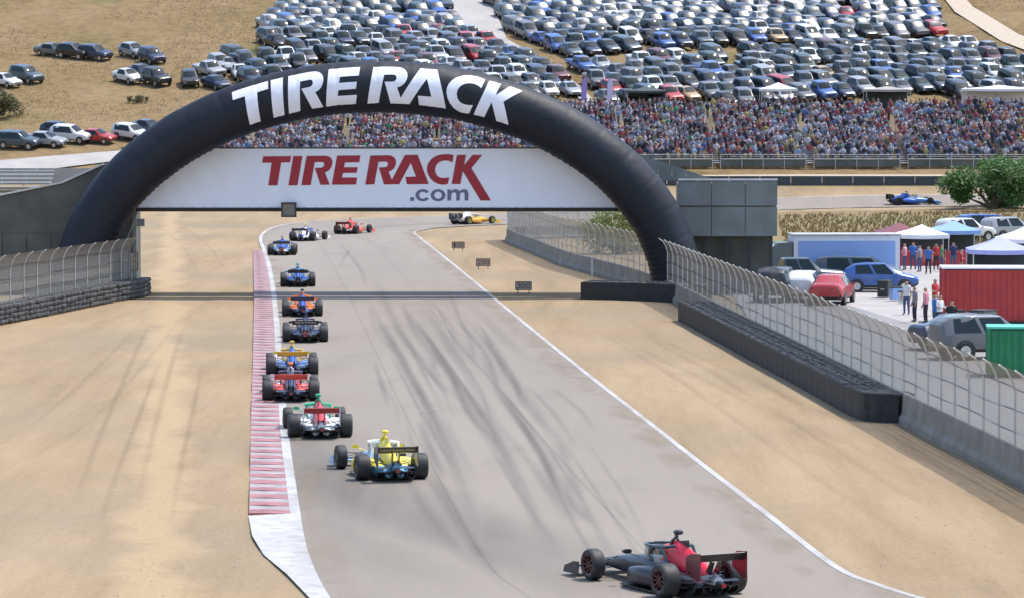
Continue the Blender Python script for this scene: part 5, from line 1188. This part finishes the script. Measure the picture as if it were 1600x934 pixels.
sc_ = [('orange', (0.7, 0.2, 0.04)), ('white', (0.65, 0.65, 0.66)), ('navy', (0.02, 0.03, 0.1)), ('red', (0.45, 0.03, 0.04)), ('grey', (0.22, 0.22, 0.24)), ('yellow', (0.6, 0.48, 0.06)), ('blue', (0.05, 0.16, 0.45)), ('green', (0.05, 0.25, 0.1)), ('black', (0.02, 0.02, 0.022)), ('pink', (0.6, 0.25, 0.3))]
tw = [('dark trousers', (0.03, 0.03, 0.04)), ('blue jeans', (0.06, 0.09, 0.18)), ('khaki trousers', (0.3, 0.24, 0.15))]
pl = 0
for x, sh, tr_ in ((552, 4, 0), (563, 8, 0), (576, 0, 1), (589, 4, 2), (602, 2, 0), (618, 1, 1), (633, 8, 2), (647, 3, 0), (661, 6, 0), (676, 5, 2), (690, 9, 1), (704, 3, 1), (722, 1, 0), (738, 4, 1), (755, 0, 0), (771, 2, 1), (470, 8, 1), (488, 2, 2), (505, 3, 2), (520, 5, 0)):
    Yp = 378.2 + gr.uniform(-0.6, 1.6); X = (x - 800) * Yp / FPX; zt = hill(X, Yp)
    k = {k_: 0 for k_ in ()}
    person((X, Yp, zt + 0.02), math.pi + gr.uniform(-0.6, 0.6), sc_[sh][1], tw[tr_][1], f'{sc_[sh][0]}-shirted spectator in {tw[tr_][0]} standing at the top of the bleachers', 'spectators standing above the bleachers', gr.choice([0, 1, 1, 2]), gr.uniform(0.95, 1.06))

# ================================================================== FAR WALLS, TENTS AND BUSHES
def hoarding(px0, px1, Y, h, name, label, mat, n, cat, cap=None):
    X0, X1 = (px0 - 800) * Y / FPX, (px1 - 800) * Y / FPX; r_ = empty(name, ((X0 + X1) / 2, Y, 0)); tag(r_, label, cat)
    for k in range(n):
        a, b = X0 + (X1 - X0) * k / n, X0 + (X1 - X0) * (k + 1) / n; z = hill((a + b) / 2, Y)
        mb = MB(); mb.box(((a + b) / 2, Y, z + h / 2 - 0.1), (b - a - 0.04, 0.16, h + 0.2)); part(mb, 'wall_segment', mat, r_)
        if cap: mb = MB(); mb.box(((a + b) / 2, Y, z + h + 0.03), (b - a - 0.02, 0.2, 0.06)); part(mb, 'coping', cap, r_)
hoarding(945, 1720, 351.5, 0.85, 'barrier_wall', 'low dark barrier wall running along the far straight below the grandstand', MATS['hut_dark'], 16, 'wall', MATS['concrete'])
hoarding(-140, 190, 352.5, 1.5, 'barrier_wall', 'pale concrete wall along the access road at the far left', MATS['concrete_pale'], 10, 'wall')
bs = empty('bleacher', atT(35, 300)); tag(bs, 'small empty metal bleacher at the far left behind the ramp', 'bleacher')
bo_ = bs.location
for k in range(5):
    mb = MB(); mb.box((0, k * 0.7, 0.5 + 0.38 * k), (5.6, 0.3, 0.05)); mb.build('bench', MATS['aluminium'], bs)
    mb = MB(); mb.box((0, k * 0.7 - 0.33, 0.2 + 0.38 * k), (5.6, 0.3, 0.04)); mb.build('foot_board', MATS['aluminium'], bs)
for s in (-2.4, 0, 2.4):
    mb = MB(); mb.bar((s, -0.3, 0.1), (s, 2.9, 1.9), 0.07, 0.1); mb.build('frame', MATS['steel'], bs)
    mb = MB(); mb.bar((s, 2.8, -0.3), (s, 2.8, 1.9), 0.07, 0.07); mb.build('leg', MATS['steel'], bs)
def tent(pos, w, d, h, roof, label, peak=0.9, walls=None):
    t = empty('canopy_tent', pos); tag(t, label, 'tent', 'pop-up canopies'); nx = 8
    mb = MB(); n = 8; V = [(0, 0, h + peak)]; ring_ = []
    for i in range(4):
        a = ((-1, -1), (1, -1), (1, 1), (-1, 1))[i]; b = ((1, -1), (1, 1), (-1, 1), (-1, -1))[i]
        for k in range(4):
            f = k / 4; sag = -0.05 * math.sin(math.pi * f); ring_.append(((a[0] + (b[0] - a[0]) * f) * w / 2, (a[1] + (b[1] - a[1]) * f) * d / 2, h + sag))
    mid = [(x * 0.45, y * 0.45, h + peak * 0.45) for x, y, z in ring_]; low = [(x, y, z - 0.25) for x, y, z in ring_]; m_ = 16
    mb.add(V + mid + ring_ + low, [(0, 1 + i, 1 + (i + 1) % m_) for i in range(m_)] + [(1 + r0 * m_ + i, 1 + r0 * m_ + (i + 1) % m_, 1 + (r0 + 1) * m_ + (i + 1) % m_, 1 + (r0 + 1) * m_ + i) for r0 in (0, 1) for i in range(m_)]); mb.build('roof', roof, t)
    for sx in (-1, 1):
        for sy in (-1, 1): mb = MB(); mb.bar((sx * (w / 2 - 0.06), sy * (d / 2 - 0.06), -0.3), (sx * (w / 2 - 0.06), sy * (d / 2 - 0.06), h), 0.06, 0.06); mb.build('leg', MATS['steel'], t)
    if walls: mb = MB(); mb.box((0, d / 2 - 0.12, h / 2), (w - 0.2, 0.04, h - 0.1)); mb.build('back_sheet', walls, t)
    return t
def onhill(px, Y): X = (px - 800) * Y / FPX; return Vector((X, Y, hill(X, Y)))
tent(onhill(1010, 392), 4.5, 4, 2.0, MATS['hut_dark'], 'dark canopy behind the bleachers right of the arch', 0.5, MATS['hut_dark'])
tent(onhill(1385, 391), 5.0, 3.5, 2.3, MATS['concrete_pale'], 'grey-roofed canopy with dark back above the bleachers', 0.35, MATS['hut_dark'])
tent(onhill(1560, 391), 8.0, 4, 2.4, MATS['canopy_white'], 'wide white canopy above the bleachers at the right edge', 0.4, MATS['canopy_white'])
tent(onhill(1215, 392), 4.0, 3.5, 2.3, MATS['canopy_white'], 'small white canopy above the middle of the right bleachers', 0.7)
for x, cl, nm in ((908, (0.3, 0.2, 0.55), 'purple'), (948, (0.55, 0.5, 0.7), 'pale lilac')):
    f = empty('feather_flag', onhill(x, 391)); tag(f, f'{nm} feather flag on a curved pole above the bleachers', 'flag')
    pts = [(0, 0, 0), (0, 0, 2.0), (0.05, 0, 3.0), (0.3, 0, 3.5), (0.62, 0, 3.55)]; mb = MB(); mb.tube(pts, 0.025, 6); mb.build('pole', MATS['dark_steel'], f)
    mb = MB(); mb.prism([(0.02, 0.8), (0.55, 1.0), (0.66, 2.6), (0.62, 3.5), (0.3, 3.45), (0.06, 3.0)], -0.006, 0.006, M=Matrix(((1, 0, 0), (0, 0, 1), (0, 1, 0)))); mb.build('cloth', MATS['race_plain'], f).color = (*cl, 1)

def bush(name, pos, w, h, leafmat, nleaf, label, size, seed, cat='bush', trunk=True):
    r_ = random.Random(seed); root = empty(name, pos); tag(root, label, cat)
    blobs = []
    for k in range(34):
        a = r_.uniform(0, 6.28); d = math.sqrt(r_.uniform(0, 1)) * 0.42 * w; zz = r_.uniform(0.06, 0.88 - 0.75 * (d / w) ** 1.5); blobs.append((Vector((math.cos(a) * d, math.sin(a) * d, h * zz)), r_.uniform(0.09, 0.21) * min(w, h * 1.4)))
    mb = MB()
    for c, r0 in blobs[:9]:
        mid = Vector((c.x * 0.4, c.y * 0.4, c.z * 0.45)); mb.tube([(0, 0, -0.1), mid, c], [0.02 * w + 0.02, 0.012 * w + 0.01, 0.01], 6)
    mb.build('trunk', MATS['bark'], root, 50)
    V = []; F = []
    for k in range(nleaf):
        c, r0 = r_.choice(blobs); d = Vector((r_.gauss(0, 1), r_.gauss(0, 1), r_.gauss(0, 1))).normalized(); p = c + Vector((d.x, d.y, d.z * 0.85)) * (r0 * r_.uniform(0.3, 1.25) ** 0.6)
        if p.z < 0.05: continue
        u = Vector((r_.gauss(0, 1), r_.gauss(0, 1), r_.gauss(0, 1))).normalized(); v = u.orthogonal().normalized(); s = size * r_.uniform(0.6, 1.4); b = len(V)
        V += [p - u * s, p + v * s * 0.5, p + u * s, p - v * s * 0.5]; F.append((b, b + 1, b + 2, b + 3))
    me = bpy.data.meshes.new('crown'); me.from_pydata([tuple(p) for p in V], [], F); me.materials.append(leafmat); link(me, 'crown', root)
bush('leafy_bush', atT(1552, 327), 10.5, 5.6, MATS['leaf_green'], 15000, 'big round green bush beside the far straight at the right edge', 0.17, 1)
bush('scrub_bush', at(962, 396), 4.6, 3.6, MATS['leaf_pale'], 7000, 'light green bush behind the far catch fence by the arch foot', 0.1, 2)
bush('dark_shrub', atT(-4, 182), 5.5, 3.2, MATS['leaf_olive'], 4500, 'dark olive shrub on the slope at the left edge', 0.15, 3)
for k, (x, y, w, h, lb) in enumerate(((1140, 388, 4.5, 1.2, 'low dark hedge under the slate ramp panels'), (1080, 382, 3.0, 1.0, 'low dark scrub at the foot of the slate ramp beside the arch'))):
    bush('scrub_bush', at(x, y + 60), w, h, MATS['leaf_olive'], 2500, lb, 0.1, 10 + k)
for k, (x, y, lb) in enumerate(((385, 88, 'green scrub clump above the cars left of the packed lot'), (410, 82, 'yellowish scrub clump at the left corner of the packed lot'), (215, 160, 'olive scrub clump on the slope left of the arch'), (1475, 368, 'green weeds clump in the brown field beside the paddock'), (1440, 372, 'pale weeds clump in the brown field'))):
    bush('scrub_bush', atT(x, y), 2.6, 0.8, MATS['leaf_olive' if k in (2,) else 'leaf_pale'], 1200, lb, 0.09, 30 + k)
# tufts of dry grass
mb = MB(); tr = random.Random(9)
def tuft(p, s):
    for k in range(4):
        a = tr.uniform(0, 6.28); d = Vector((math.cos(a), math.sin(a), 0)); n = Vector((-d.y, d.x, 0)); w = s * 0.16
        mb.add([p - n * w, p + n * w, p + d * s * 0.5 + Vector((0, 0, s))], [(0, 1, 2)])
cnt = 0
while cnt < 9000:
    X, Yy = tr.uniform(-90, 90), tr.uniform(354, 500); p = Vector((X, Yy, hill(X, Yy) - 0.03)); x, y = px_of(p)
    if not (-20 < x < 1620 and -20 < y < 270): continue
    if inpoly(x, y, lotA) or inpoly(x, y, lotB) or (y < 275 and y > 232 and x < 300) or (330 < x and y > 140): continue
    if mnoise.noise((X * 0.06, Yy * 0.06, 2)) < -0.05 or (x > 690 and x < 800): continue
    tuft(p, tr.uniform(0.08, 0.22)); cnt += 1
o = mb.build('dry_grass', MATS['dry_grass']); tag(o, 'tufts of dry grass on the hillside', 'grass', kind='stuff')
mb = MB(); cnt = 0
fld = [(1215, 338), (1700, 328), (1700, 395), (1230, 408)]
while cnt < 5000:
    x, y = tr.uniform(1210, 1640), tr.uniform(328, 405)
    if not inpoly(x, y, fld): continue
    p = atT(x, y); tuft(p, tr.uniform(0.15, 0.4)); cnt += 1
o = mb.build('field_grass', MATS['field_blades']); tag(o, 'brown grass covering the field beside the paddock', 'grass', kind='stuff')

mb = MB(); sr = random.Random(14); cnt = 0
def stone(p, s_):
    P = [p + Vector((sr.uniform(0.6, 1) * s_ * a, sr.uniform(0.6, 1) * s_ * b, sr.uniform(0.2, 0.4) * s_ * c)) for a, b, c in ((1, 0, 0), (0, 1, 0), (-1, 0, 0), (0, -1, 0), (0, 0, 1))]
    mb.add(P, [(0, 1, 4), (1, 2, 4), (2, 3, 4), (3, 0, 4)])
while cnt < 2200:
    x, y = sr.uniform(-10, 1610), 440 + 500 * sr.random() ** 0.8
    left = x < lerp_tab(y, kl) - 4 if y < 805 else x < 385 + (y - 805) * 0.75
    right = x > 830 + (y - 510) * 1.27 + 14 and x < 1040 + (y - 490) * 2.0
    if not (left and y > 470 + (235 - x) * 0.17) and not right: continue
    stone(at(x, y) + Vector((0, 0, -0.025)), 0.012 + 0.035 * sr.random() ** 3); cnt += 1
o = mb.build('gravel', MATS['stone_grey']); tag(o, 'loose stones scattered over the sandy run-off', 'gravel', kind='stuff')

# ================================================================== TRACKSIDE SIGNS AND POSTS
def number_board(px, py, txt, label):
    s = empty('distance_board', at(px, py)); tag(s, label, 'sign', 'braking distance boards'); s.scale = (0.85, 0.85, 0.85)
    mb = MB(); mb.box((0, 0, 0.46), (0.98, 0.035, 0.5)); mb.build('board', MATS['sign_tan'], s)
    for c, d in (((0, -0.022, 0.72), (1.04, 0.05, 0.04)), ((0, -0.022, 0.2), (1.04, 0.05, 0.04)), ((-0.505, -0.022, 0.46), (0.04, 0.048, 0.48)), ((0.505, -0.022, 0.46), (0.04, 0.048, 0.48))):
        mb = MB(); mb.box(c, d); mb.build('frame', MATS['digit'], s)
    for k, ch in enumerate(txt):
        me = text_mesh(ch, 0.34, 0.17 if ch == '1' else 0.25, 'digit'); me.materials.append(MATS['digit']); o = link(me, 'digit', s, (-0.29 + 0.29 * k, -0.024, 0.46)); o.rotation_euler = (math.pi / 2, 0, 0)
    for sx in (-0.35, 0.35): mb = MB(); mb.bar((sx, 0.0, -0.1), (sx, 0.0, 0.22), 0.05, 0.03); mb.build('leg', MATS['digit'], s)
number_board(716, 392, '100', 'small board reading 100 on the sand beyond the corner line'); number_board(755, 420, '200', 'small board reading 200 on the sand between the other two'); number_board(818, 458, '300', 'small board reading 300 on the sand beside the bridge shadow')
vb = empty('distance_board', (bx(209.5, 186.0), 185.9, 0)); tag(vb, 'upright board reading 300 from top to bottom at the end of the left fence', 'sign')
mb = MB(); mb.box((0, 0.03, 1.84), (0.37, 0.03, 0.92)); mb.build('board', MATS['sign_tan'], vb)
for c, d in (((0, 0.01, 2.31), (0.41, 0.05, 0.03)), ((0, 0.01, 1.37), (0.41, 0.05, 0.03)), ((-0.19, 0.01, 1.84), (0.03, 0.048, 0.91)), ((0.19, 0.01, 1.84), (0.03, 0.048, 0.91))):
    mb = MB(); mb.box(c, d); mb.build('frame', MATS['digit'], vb)
for k, ch in enumerate('300'):
    me = text_mesh(ch, 0.24, 0.2, 'digit'); me.materials.append(MATS['digit']); o = link(me, 'digit', vb, (0, 0.008, 2.14 - 0.3 * k)); o.rotation_euler = (math.pi / 2, 0, 0)
mb = MB(); mb.bar((-0.14, 0.07, 0), (-0.14, 0.07, 2.3), 0.05, 0.05); mb.build('post', MATS['galv'], vb)
lp_ = empty('signal_panel', (bx(214, 187.0), 187.0, 0)); tag(lp_, 'small grey signal panel on a thin pole above the left fence end', 'panel')
mb = MB(); mb.bar((0, 0, 0), (0, 0, 4.25), 0.07, 0.07); mb.build('pole', MATS['galv'], lp_)
mb = MB(); mb.box((0.2, -0.06, 3.85), (0.4, 0.08, 0.4)); mb.build('face', MATS['slate_panel'], lp_)
mb = MB(); mb.bar((-0.9, 0.1, 2.2), (0.0, 0.05, 4.2), 0.025, 0.025); mb.build('stay', MATS['galv'], lp_)
for k, (x, y, lb) in enumerate(((803, 381, 'white marker post at the far end of the concrete wall'), (925, 431, 'white marker post by the wall near the short tyre barrier'))):
    p = at(x, y); w = empty('marker_post', (p.x, p.y, 0)); tag(w, lb, 'post'); mb = MB(); mb.bar((0, 0, -0.1), (0, 0, 0.92), 0.1, 0.1); mb.build('shaft', MATS['white_post'], w); mb = MB(); mb.box((0, 0, 0.95), (0.13, 0.13, 0.05)); mb.build('cap', MATS['galv'], w)

# ================================================================== PADDOCK
def box_trailer(pos, yaw, L, H, label):
    t = empty('box_trailer', pos, yaw); tag(t, label, 'trailer')
    mb = MB(); mb.box((0, 0, 0.75 + H / 2), (L, 2.4, H)); mb.build('body', MATS['canopy_white'], t)
    mb = MB(); mb.box((0, -1.215, 0.75 + H / 2 - 0.05), (L - 0.5, 0.03, H - 0.45)); mb.build('side_panel', MATS['blue_panel'], t)
    mb = MB(); mb.box((0, 0, 0.75 + H + 0.05), (L + 0.12, 2.55, 0.09)); mb.build('roof', MATS['white_paint'], t)
    mb = MB(); mb.box((L / 2 + 0.03, 0, 0.75 + H / 2), (0.06, 2.3, H - 0.15)); mb.build('rear_door', MATS['maroon'], t)
    mb = MB(); mb.box((0, 0, 0.62), (L - 0.4, 1.9, 0.2)); mb.build('chassis', MATS['dark_steel'], t)
    for x in (L * 0.18, L * 0.32, -L * 0.36):
        for s in (-1, 1): mb = MB(); mb.lathe([(-0.13, 0.2), (-0.13, 0.44), (-0.08, 0.47), (0.08, 0.47), (0.13, 0.44), (0.13, 0.2)], (x, s * 1.02, 0.47), 'Y', 18); mb.v = [(a, b, c) for a, b, c in mb.v]; mb.build('wheel', MATS['tyre_rubber'], t, 40)
    mb = MB(); mb.loft([[Vector((-L / 2 - a, y, z)) for y, z in ((-1.1, 0.5), (1.1, 0.5), (1.1, h), (-1.1, h))] for a, h in ((0.05, 2.5), (0.9, 2.45), (1.5, 1.6), (1.7, 1.5))]); mb.build('cab', MATS['slate_panel'], t)
    mb = MB(); mb.add([(-L / 2 - 0.98, -0.95, 2.36), (-L / 2 - 0.98, 0.95, 2.36), (-L / 2 - 1.5, 0.95, 1.68), (-L / 2 - 1.5, -0.95, 1.68)], [(0, 1, 2, 3)]); mb.v = [(x - 0.03, y, z + 0.03) for x, y, z in mb.v]; mb.build('windscreen', MATS['car_glass'], t)
    return t
box_trailer(at(1318, 448) + Vector((0, 0, 0.012)), R(3), 5.9, 2.1, 'white box truck with shiny pale blue side parked behind the right fence')
def container(pos, yaw, L, D, H, mat, label, topmat, name='shipping_container'):
    c = empty(name, pos, yaw); tag(c, label, 'container')
    mb = MB(); mb.box((0, 0, H / 2 + 0.05), (L - 0.12, D - 0.12, H - 0.1)); mb.build('body', mat, c)
    n = int(L / 0.28)
    for k in range(n):
        x = -L / 2 + 0.12 + (L - 0.24) * (k + 0.5) / n; mb = MB(); mb.box((x, -D / 2 + 0.045, H / 2 + 0.05), (0.13, 0.05, H - 0.22)); mb.build('rib', mat, c)
    n = int(D / 0.28)
    for k in range(n):
        y = -D / 2 + 0.12 + (D - 0.24) * (k + 0.5) / n; mb = MB(); mb.box((-L / 2 + 0.045, y, H / 2 + 0.05), (0.05, 0.13, H - 0.22)); mb.build('rib', mat, c)
    for sx in (-1, 1):
        for sy in (-1, 1): mb = MB(); mb.box((sx * (L / 2 - 0.06), sy * (D / 2 - 0.06), H / 2 + 0.05), (0.125, 0.125, H)); mb.build('corner_post', mat, c)
    mb = MB(); mb.box((0, 0, H + 0.09), (L + 0.02, D + 0.02, 0.08)); mb.build('roof', topmat, c)
    mb = MB(); mb.box((0, -D / 2 + 0.02, 0.07), (L - 0.26, 0.08, 0.12)); mb.build('sill', MATS['dark_steel'], c)
container(at(1560, 506) + Vector((0.3, 1.3, 0.012)), R(-4), 5.6, 2.4, 2.45, MATS['red_paint'], 'large red ribbed container in the paddock at the right edge', MATS['canopy_white'])
container(at(1618, 590) + Vector((0, 0.8, 0.012)), R(-6), 3.4, 1.8, 1.75, MATS['green_paint'], 'bright green waste container behind the right fence', MATS['teal_lid'], 'waste_container')
for (x, y, h, kd, cl, lb) in ((1300, 474, 14, 'sedan', 'red', 'red sedan parked beside the right fence below the pale blue truck'), (1375, 456, 95, 'hatchback', 'blue', 'blue hatchback parked at the tail of the pale blue truck'), (1243, 456, 85, 'pickup', 'slate', 'slate pickup parked in front of the pale blue truck'), (1195, 440, 80, 'SUV', 'grey', 'grey SUV parked beside the fence under the slate ramp'), (1510, 545, 70, 'sedan', 'navy', 'navy sedan parked in front of the red container'), (1508, 378, 60, 'SUV', 'white', 'white SUV parked beyond the lilac canopy, first of two'), (1578, 376, 60, 'SUV', 'silver', 'silver SUV parked beyond the lilac canopy at the right edge')):
    parked_car(at(x, y) + Vector((0, 0, 0.014)), h, kd, COLS[cl], lb, 'cars parked in the paddock', True)
tent(at(1562, 436), 3.6, 3.2, 1.75, MATS['canopy_lilac'], 'lilac peaked canopy beside the red container', 0.75, MATS['hut_dark'])
tent(at(1605, 420), 3.6, 3.2, 1.9, MATS['canopy_white'], 'white peaked canopy behind the lilac one at the right edge', 0.8, MATS['hut_dark'])
rb = empty('crowd_barrier', at(1450, 420)); tag(rb, 'line of red fabric barrier behind the people in the paddock', 'barrier')
for k in range(6):
    mb = MB(); mb.box((-2.6 + 1.05 * k, 0.1 * (k % 2), 0.65), (1.02, 0.04, 1.0)); mb.build('panel', MATS['red_fabric'], rb)
    mb = MB(); mb.bar((-3.12 + 1.05 * k, 0.05, 0), (-3.12 + 1.05 * k, 0.05, 1.2), 0.05, 0.05); mb.build('post', MATS['steel'], rb)
pr = random.Random(4)
folk = [(1418, 496, 1, 1, 'in white beside the fence, first of the paddock group'), (1432, 503, 4, 0, 'in grey, second of the paddock group by the fence'), (1446, 508, 9, 0, 'in pink in the middle of the paddock group'), (1458, 498, 3, 2, 'in red near the left end of the red container'), (1470, 520, 1, 0, 'in white, lowest of the paddock group'), (1486, 528, 8, 1, 'in black beside the navy sedan'), (1462, 512, 6, 1, 'in blue at the back of the paddock group'),
        (1402, 426, 3, 1, 'in red beside the tail of the box truck'), (1413, 424, 9, 1, 'in pink before the red barrier'), (1425, 427, 6, 1, 'in blue before the red barrier'), (1436, 424, 4, 1, 'in grey before the red barrier'), (1448, 428, 6, 0, 'in blue with dark trousers before the red barrier'), (1461, 425, 3, 0, 'in red with dark trousers before the red barrier'), (1474, 428, 7, 1, 'in green before the red barrier'), (1487, 426, 2, 1, 'in navy before the red barrier'), (1499, 429, 3, 2, 'in red with khaki trousers before the red barrier')]
for (x, y, s, t_, lb) in folk:
    person(at(x + pr.uniform(-3, 3), y + pr.uniform(-5, 5)) + Vector((0, 0, 0.012)), pr.uniform(0, 6.28), sc_[s][1], tw[t_][1], 'person ' + lb, 'people standing in the paddock', pr.choice([0, 0, 1, 2]), pr.uniform(0.95, 1.05))
for (x, y, w, d, h, m_, lb) in ((1440, 412, 3.2, 3, 1.9, 'canopy_white', 'white canopy behind the red barrier'), (1490, 404, 3.2, 3, 1.9, 'blue_panel', 'blue canopy behind the red barrier, right of the white one'), (1405, 408, 3.0, 3, 1.9, 'maroon', 'maroon canopy just past the tail of the box truck')):
    tent(at(x, y), w, d, h, MATS[m_], lb, 0.6, MATS['hut_dark'])
for (x, y, h, kd, cl, lb) in ((1215, 470, 14, 'SUV', 'black', 'black SUV parked nose away beside the fence under the slate ramp'), (1345, 452, 92, 'minivan', 'slate', 'slate minivan parked alongside the box truck'), (1545, 560, 75, 'SUV', 'grey', 'grey SUV between the navy sedan and the green container'), (1545, 372, 70, 'minivan', 'blue', 'blue minivan between the two pale SUVs beyond the canopies'), (1255, 470, 12, 'hatchback', 'white', 'white hatchback parked nose away next to the red sedan')):
    parked_car(at(x, y) + Vector((0, 0, 0.014)), h, kd, COLS[cl], lb, 'cars parked in the paddock', True)
for k, (x, y, w, h, m_, lb) in enumerate(((1492, 512, 0.8, 0.7, 'dark_plastic', 'black equipment crate by the left end of the red container'), (1402, 470, 0.7, 0.6, 'blue_panel', 'blue equipment crate standing alone on the pale concrete'), (1415, 474, 0.6, 0.5, 'white_post', 'white equipment crate next to the blue one'), (1535, 520, 1.1, 0.9, 'slate_panel', 'slate equipment crate in front of the red container'), (1382, 466, 0.8, 0.8, 'dark_plastic', 'black equipment crate behind the blue hatchback'))):
    c_ = empty('equipment_crate', at(x, y) + Vector((0, 0, 0.012)), 0.3 * k); tag(c_, lb, 'crate'); mb = MB(); mb.box((0, 0, h / 2 + 0.06), (w, w * 0.7, h)); mb.build('body', MATS[m_], c_); mb = MB(); mb.box((0, 0, h + 0.09), (w + 0.05, w * 0.7 + 0.05, 0.07)); mb.build('lid', MATS['dark_plastic'], c_)
    for sx in (-1, 1): mb = MB(); mb.box((sx * (w / 2 + 0.015), 0, h * 0.6), (0.03, 0.22, 0.05)); mb.build('handle', MATS['steel'], c_)
# far fence posts and a dark shed seen under the right half of the banner
ff = empty('post_fence', at(880, 352)); tag(ff, 'row of thin posts with a rail seen under the right end of the banner', 'fence')
for k in range(12):
    p = at(812 + k * 15, 352 + k * 0.6) - Vector(ff.location); mb = MB(); mb.bar(p, p + Vector((0, 0, 1.7)), 0.06, 0.06); mb.build('post', MATS['galv'], ff)
p0, p1 = at(812, 352) - Vector(ff.location), at(977, 358.6) - Vector(ff.location)
for h in (0.7, 1.6): mb = MB(); mb.bar(p0 + Vector((0, 0, h)), p1 + Vector((0, 0, h)), 0.04, 0.04); mb.build('rail', MATS['galv'], ff)
